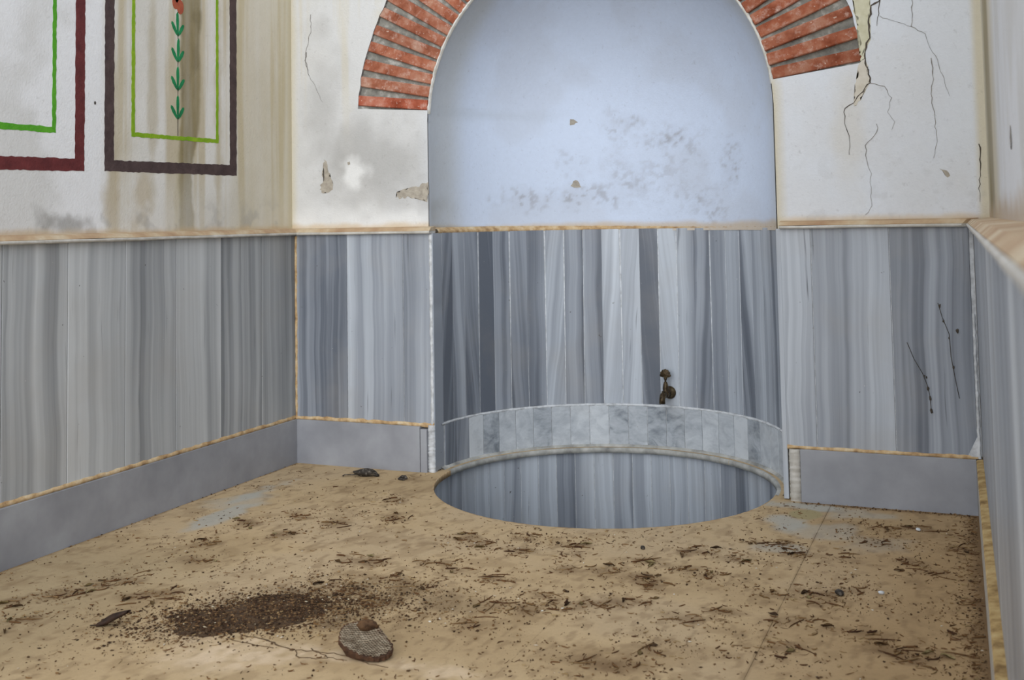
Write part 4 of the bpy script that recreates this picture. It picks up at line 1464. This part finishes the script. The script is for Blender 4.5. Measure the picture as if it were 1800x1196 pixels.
def leaf_mesh(L, W, curl, th=0.0007):
    nx, ny = 7, 5
    top = []
    for i in range(nx):
        t = i / (nx - 1)
        w = W * (math.sin(math.pi * min(1, 0.06 + t * 0.94)) ** 0.75) * 0.5 + 0.0004
        for j in range(ny):
            s = j / (ny - 1) * 2 - 1
            a = s * curl
            top.append(((t - 0.5) * L, w * math.sin(a) / max(curl, 0.2) if curl > 0.2 else w * s, 0.0010 + w * (1 - math.cos(a)) * 0.9 + 0.0012 * math.sin(t * 7 + s)))
    zmin = min(v[2] for v in top) - 0.0004
    top = [(x, y, z - zmin) for x, y, z in top]
    n = len(top)
    vv = [(x, y, z + th) for x, y, z in top] + top
    ff = []
    for i in range(nx - 1):
        for j in range(ny - 1):
            a = i * ny + j
            ff.append((a, a + ny, a + ny + 1, a + 1))
            ff.append((n + a, n + a + 1, n + a + ny + 1, n + a + ny))
    bd = [i * ny for i in range(nx)] + [(nx - 1) * ny + j for j in range(1, ny)] + [i * ny + ny - 1 for i in range(nx - 2, -1, -1)] + [j for j in range(ny - 2, 0, -1)]
    for a, b in zip(bd, bd[1:] + bd[:1]):
        ff.append((a, b, n + b, n + a))
    return pydata('leaf', vv, ff, True)


LM = [leaf_mesh(0.026, 0.012, 0.9), leaf_mesh(0.034, 0.012, 1.3), leaf_mesh(0.020, 0.011, 0.5), leaf_mesh(0.030, 0.009, 1.6), leaf_mesh(0.017, 0.010, 1.0)]
used = []


def place(x, y):
    if x > 1.2:
        return 'beside the right wall'
    if x > 0.94:
        return 'between the right wall and the cracked joint'
    if x > 0.35:
        return 'in front of the well' if y > -1.0 else 'left of the cracked joint near the viewer'
    if x < -0.42:
        return 'on the left near the left baseboard'
    return 'around the dark heap' if y < -1.05 else 'between the dark heap and the husks'


for q, (a, b) in enumerate(CLW):
    for _ in range(random.choice((2, 3, 3, 4))):
        x, y = a + random.gauss(0, 0.028), b + random.gauss(0, 0.022)
        if not on_the_floor(x, y, 0.03) or any((x - u) ** 2 + (y - v) ** 2 < 0.012 ** 2 for u, v in used):
            continue
        used.append((x, y))
        o = link('twig', random.choice(TW), M_TWIG)
        o.location = (x, y, 0.0)
        o.rotation_euler = (0, 0, random.gauss(0.35, 0.8) + (math.pi if random.random() < .5 else 0))
        tag(o, 'thin dry brown twig on the floor ' + place(x, y), 'twig', 'dry twigs ' + place(x, y))
    for _ in range(random.choice((0, 1, 1, 2))):
        x, y = a + random.gauss(0, 0.03), b + random.gauss(0, 0.026)
        if not on_the_floor(x, y, 0.02) or any((x - u) ** 2 + (y - v) ** 2 < 0.012 ** 2 for u, v in used):
            continue
        used.append((x, y))
        o = link('leaf', random.choice(LM), M_LEAF)
        o.location = (x, y, 0.0)
        o.rotation_euler = (0, 0, random.uniform(0, 6.28))
        tag(o, 'small curled dead leaf on the floor ' + place(x, y), 'leaf', 'dead leaves ' + place(x, y))


# --- honeycomb with a clod lying on it
def lump(name, sx, sy, sz, rough, seed, mat, sub=3, flat=True):
    bm = bmesh.new()
    bmesh.ops.create_icosphere(bm, subdivisions=sub, radius=1.0)
    for v in bm.verts:
        d = v.co.normalized()
        k = 1 + rough * (float(fbm(d.x * 2 + d.z * 1.3 + 7, d.y * 2 + d.z * 0.7 + 3, seed)) - 0.5) * 2
        v.co = Vector((d.x * sx, d.y * sy, d.z * sz)) * k
    zm = min(v.co.z for v in bm.verts)
    for v in bm.verts:
        v.co.z -= zm * 0.9
        if flat:
            v.co.z = max(v.co.z, 0.0)
    return link(name, bm_mesh(name, bm, True), mat)


cb = on_floor(642, 1163)
comb = link('honeycomb', None)
tag(comb, 'broken round piece of grey-brown honeycomb lying on the floor', 'honeycomb')
view = math.atan2(CAM[1] - cb[1], CAM[0] - cb[0])
outl = [(-0.057, 0.000), (-0.056, 0.022), (-0.052, 0.042), (-0.039, 0.053), (-0.019, 0.057), (0.004, 0.056), (0.022, 0.051), (0.034, 0.032), (0.049, 0.004), (0.060, -0.016), (0.059, -0.032),
        (0.047, -0.045), (0.026, -0.051), (0.006, -0.047), (-0.012, -0.039), (-0.041, -0.018)]
OL = np.array(outl)


def in_comb(x, y, m=0.0):
    c_ = OL * (1 - m / 0.055)
    ins = False
    for (x0, y0), (x1, y1) in zip(c_, np.roll(c_, -1, 0)):
        if (y0 > y) != (y1 > y) and x < (x1 - x0) * (y - y0) / (y1 - y0) + x0:
            ins = not ins
    return ins


def comb_z(x, y):
    r = math.hypot(x, y * 1.1) / 0.058
    return 0.034 + 0.40 * y - 0.010 * max(0, 1 - r) - 0.006 * max(0, r - 0.8)


cs = 0.0033
bmw, bmc = bmesh.new(), bmesh.new()
row = 0
yy = -0.06
while yy < 0.062:
    xx = -0.066 + (cs * math.sqrt(3) / 2 if row % 2 else 0)
    while xx < 0.066:
        if in_comb(xx, yy, 0.0035):
            hz = comb_z(xx, yy) + random.uniform(-0.0008, 0.0008)
            dep = 0.005 if math.hypot(xx, yy + 0.005) > 0.024 else random.choice((0.0015, 0.003, 0.005))
            o_, i_, d_ = [], [], []
            for q in range(6):
                a = math.pi / 6 + q * math.pi / 3
                X, Y = math.cos(a), math.sin(a)
                o_.append(bmw.verts.new((xx + cs * X, yy + cs * Y, comb_z(xx + cs * X, yy + cs * Y))))
                i_.append(bmw.verts.new((xx + cs * 0.78 * X, yy + cs * 0.78 * Y, hz + 0.0006)))
                d_.append((xx + cs * 0.74 * X, yy + cs * 0.74 * Y, hz - dep))
            dv = [bmw.verts.new(p) for p in d_]
            cv = [bmc.verts.new(Vector(p) + Vector((0, 0, 0.0004))) for p in d_]
            for q in range(6):
                r_ = (q + 1) % 6
                bmw.faces.new((o_[q], o_[r_], i_[r_], i_[q]))
                bmw.faces.new((i_[q], i_[r_], dv[r_], dv[q])).material_index = 1
            bmc.faces.new(cv)
        xx += cs * math.sqrt(3)
    yy += cs * 1.5
    row += 1
bmesh.ops.recalc_face_normals(bmw, faces=bmw.faces[:])
cw = link('cell_walls', bm_mesh('cell_walls', bmw), M_COMB, comb)
cw['kind'] = 'stuff'
cw.data.materials.append(M_CELL)
cc_ = link('cell_hollows', bm_mesh('cell_hollows', bmc), M_CELL, comb)
cc_['kind'] = 'stuff'
bms = bmesh.new()
NO = 90
tt = np.linspace(0, len(OL), NO, endpoint=False)
ring_o = []
for t in tt:
    i = int(t)
    f = t - i
    p = OL[i % len(OL)] * (1 - f) + OL[(i + 1) % len(OL)] * f
    ring_o.append(p)
ring_o = np.array(ring_o)
for _ in range(1):
    ring_o = (np.roll(ring_o, 1, 0) + 2 * ring_o + np.roll(ring_o, -1, 0)) / 4
lv = []
for k_, (s, mode) in enumerate(((0.93, 'top'), (1.0, 'edge'), (0.98, 'mid'), (0.86, 'low'), (0.72, 'floor'))):
    rw = []
    for i, p in enumerate(ring_o):
        zt_ = comb_z(p[0], p[1])
        wob = 1 + 0.03 * math.sin(i * 1.9) * (k_ in (1, 2, 3))
        z_ = {'top': zt_ - 0.0005, 'edge': zt_ - 0.002, 'mid': max(zt_ - 0.010, 0.002), 'low': max(zt_ - 0.019, 0.0012), 'floor': 0.0}[mode]
        rw.append(bms.verts.new((p[0] * s * wob, p[1] * s * wob, z_)))
    lv.append(rw)
for a_, b_ in zip(lv, lv[1:]):
    for i in range(NO):
        bms.faces.new((a_[i], b_[i], b_[(i + 1) % NO], a_[(i + 1) % NO]))
ctop = bms.verts.new((0, 0, comb_z(0, 0) - 0.006))
for i in range(NO):
    bms.faces.new((lv[0][i], lv[0][(i + 1) % NO], ctop))
bms.faces.new(lv[-1])
bmesh.ops.recalc_face_normals(bms, faces=bms.faces[:])
link('comb_side', bm_mesh('comb_side', bms), M_COMB_SIDE, comb)
comb.location = (cb[0] - 0.035 * math.cos(view), cb[1] - 0.035 * math.sin(view), 0.0)
comb.rotation_euler = (0, 0, view + math.pi / 2)
clod = lump('soil_clod', 0.024, 0.011, 0.0125, 0.45, 3, M_CLOD)
clod.location = comb.matrix_basis @ Vector((0.006, 0.034, comb_z(0.006, 0.034) - 0.003))
clod.rotation_euler = (math.radians(18), 0, view + math.pi / 2 + 0.2)
tag(clod, 'brown clod resting on top of the honeycomb', 'clod')

# --- blackened husks near the niche corner
hk = on_floor(643, 838)
husk = link('dried_husk', None)
husk.location = (hk[0], hk[1], 0)
husk.rotation_euler = (0, 0, 0.30)
tag(husk, 'larger black dried husk with a stalk by the back baseboard', 'husk')
bo = lump('shell', 0.040, 0.020, 0.015, 0.35, 5, M_BLACK)
bo.parent = husk
part('stalk', lambda bm: tube(bm, [(-0.034, 0, 0.008), (-0.055, 0.002, 0.006), (-0.078, -0.003, 0.007), (-0.086, -0.006, 0.003)], [0.003, 0.0022, 0.002, 0.003], 6), M_BLACK, husk)
part('torn_end', lambda bm: tube(bm, [(0.030, 0.0, 0.010), (0.044, -0.006, 0.006), (0.052, -0.004, 0.004)], [0.008, 0.007, 0.003], 7), M_BLACK, husk)
h2 = on_floor(708, 844)
hs = link('dried_husk', None)
hs.location = (h2[0], h2[1], 0)
tag(hs, 'small black curled husk between the larger husk and the well', 'husk')
part('shell', lambda bm: tube(bm, [(-0.016, 0.0, 0.004), (-0.006, 0.006, 0.010), (0.008, 0.006, 0.010), (0.017, 0.0, 0.006)], [0.003, 0.0055, 0.006, 0.003], 8), M_BLACK, hs)
part('curl', lambda bm: tube(bm, [(-0.017, -0.004, 0.004), (-0.004, -0.010, 0.005), (0.010, -0.010, 0.004), (0.014, -0.002, 0.006)], [0.003, 0.004, 0.004, 0.002], 8), M_BLACK, hs)

# --- the big dark leaf standing on its edge
dl = on_floor(203, 1101)
big = link('dead_leaf', None)
big.location = (dl[0], dl[1], 0)
big.rotation_euler = (0, 0, 0.42)
tag(big, 'dark folded dead leaf standing up on the left of the floor', 'leaf')


def rolled(bm):
    n, m = 12, 11
    rows_ = []
    for k_, th in ((0, 0.0), (1, 0.0011)):
        g = []
        for i in range(n):
            t = i / (n - 1)
            cx, cy, cz = -0.040 + 0.072 * t, 0.004 * math.sin(t * 4), 0.004 + 0.030 * t ** 1.15
            r = 0.0015 + 0.0095 * math.sin(math.pi * min(1, 0.12 + 0.86 * t)) ** 0.9
            row_ = []
            for j in range(m):
                a_ = -2.3 + 4.4 * j / (m - 1)
                rr_ = (r + th) * (1 + 0.22 * j / (m - 1)) * (1 + 0.08 * math.sin(7 * t + j))
                row_.append(bm.verts.new((cx + 0.004 * math.sin(a_), cy + rr_ * math.sin(a_), max(0.0004, cz + rr_ * 0.8 * math.cos(a_)))))
            g.append(row_)
        rows_.append(g)
    for g, flip in ((rows_[1], False), (rows_[0], True)):
        for i in range(n - 1):
            for j in range(m - 1):
                f = (g[i][j], g[i + 1][j], g[i + 1][j + 1], g[i][j + 1])
                bm.faces.new(f[::-1] if flip else f)
    bd = lambda g: [g[i][0] for i in range(n)] + [g[-1][j] for j in range(1, m)] + [g[i][-1] for i in range(n - 2, -1, -1)] + [g[0][j] for j in range(m - 2, 0, -1)]
    o_, i_ = bd(rows_[1]), bd(rows_[0])
    for q in range(len(o_)):
        w = (q + 1) % len(o_)
        bm.faces.new((o_[q], i_[q], i_[w], o_[w]))


part('blade', rolled, M_DARKLEAF, big)
part('leaf_stalk', lambda bm: tube(bm, [(-0.038, 0, 0.004), (-0.050, 0.004, 0.002), (-0.060, 0.001, 0.0025)], [0.0024, 0.0016, 0.0012], 6), M_DARKLEAF, big)

# --- pebbles
for (a, b, s, m, lab) in ((1476, 1047, 0.013, M_BLACK, 'black pebble in the litter in the right half of the floor'),
                          (1130, 966, 0.0085, M_BLACK, 'round black seed on the floor just in front of the well'),
                          (1549, 1045, 0.007, M_GROUT, 'small white chip on the right half of the floor'),
                          (1614, 934, 0.008, M_GROUT, 'white flake of lime on the floor near the right baseboard')):
    p = on_floor(a, b)
    o = lump('pebble' if m is M_BLACK else 'lime_chip', s, s * 0.75, s * 0.6, 0.3, int(a), m, 2)
    o.location = (p[0], p[1], 0)
    o.rotation_euler = (0, 0, a)
    tag(o, lab, 'pebble' if m is M_BLACK else 'chip')


# --- dusty cobweb strands on the right-hand panel
def web(pts, specks, label):
    root = link('cobweb_strand', None)
    P3 = [on_back(1340 + a / 2.026, 370 + b / 2.026, -0.004) for a, b in pts]
    root.location = tuple(P3[-1])
    tag(root, label, 'cobweb', 'cobwebs in the right corner')
    L_ = [Vector(p - P3[-1]) for p in P3]
    part('thread', lambda bm: tube(bm, L_, 0.0010, 5), M_WEB, root)
    for a, b, s in specks:
        q = Vector(on_back(1340 + a / 2.026, 370 + b / 2.026, -0.004) - P3[-1])
        def f(bm, q=q, s=s):
            bmesh.ops.create_icosphere(bm, subdivisions=1, radius=s, matrix=Matrix.Translation(q) @ Matrix.Diagonal((0.8, 0.5, 1.5, 1)))
            for v in bm.verts:
                v.co += Vector((random.uniform(-1, 1), random.uniform(-.3, .3), random.uniform(-1, 1))) * s * 0.3
        part('dust_clump', f, M_WEB, root, False)


web([(515, 470), (540, 530), (570, 580), (590, 630), (598, 670), (602, 718)], [(585, 595, .003), (590, 635, .0045), (598, 670, .005), (602, 715, .006), (577, 590, .003)],
    'thicker dusty cobweb strand hanging low on the right marble panel')
web([(625, 330), (640, 380), (665, 440), (672, 520), (685, 590), (702, 670)], [(632, 340, .004), (645, 395, .0035), (695, 430, .006), (680, 560, .004), (665, 455, .003)],
    'long dusty cobweb strand on the right marble panel nearest the corner')

bpy.context.view_layer.update()
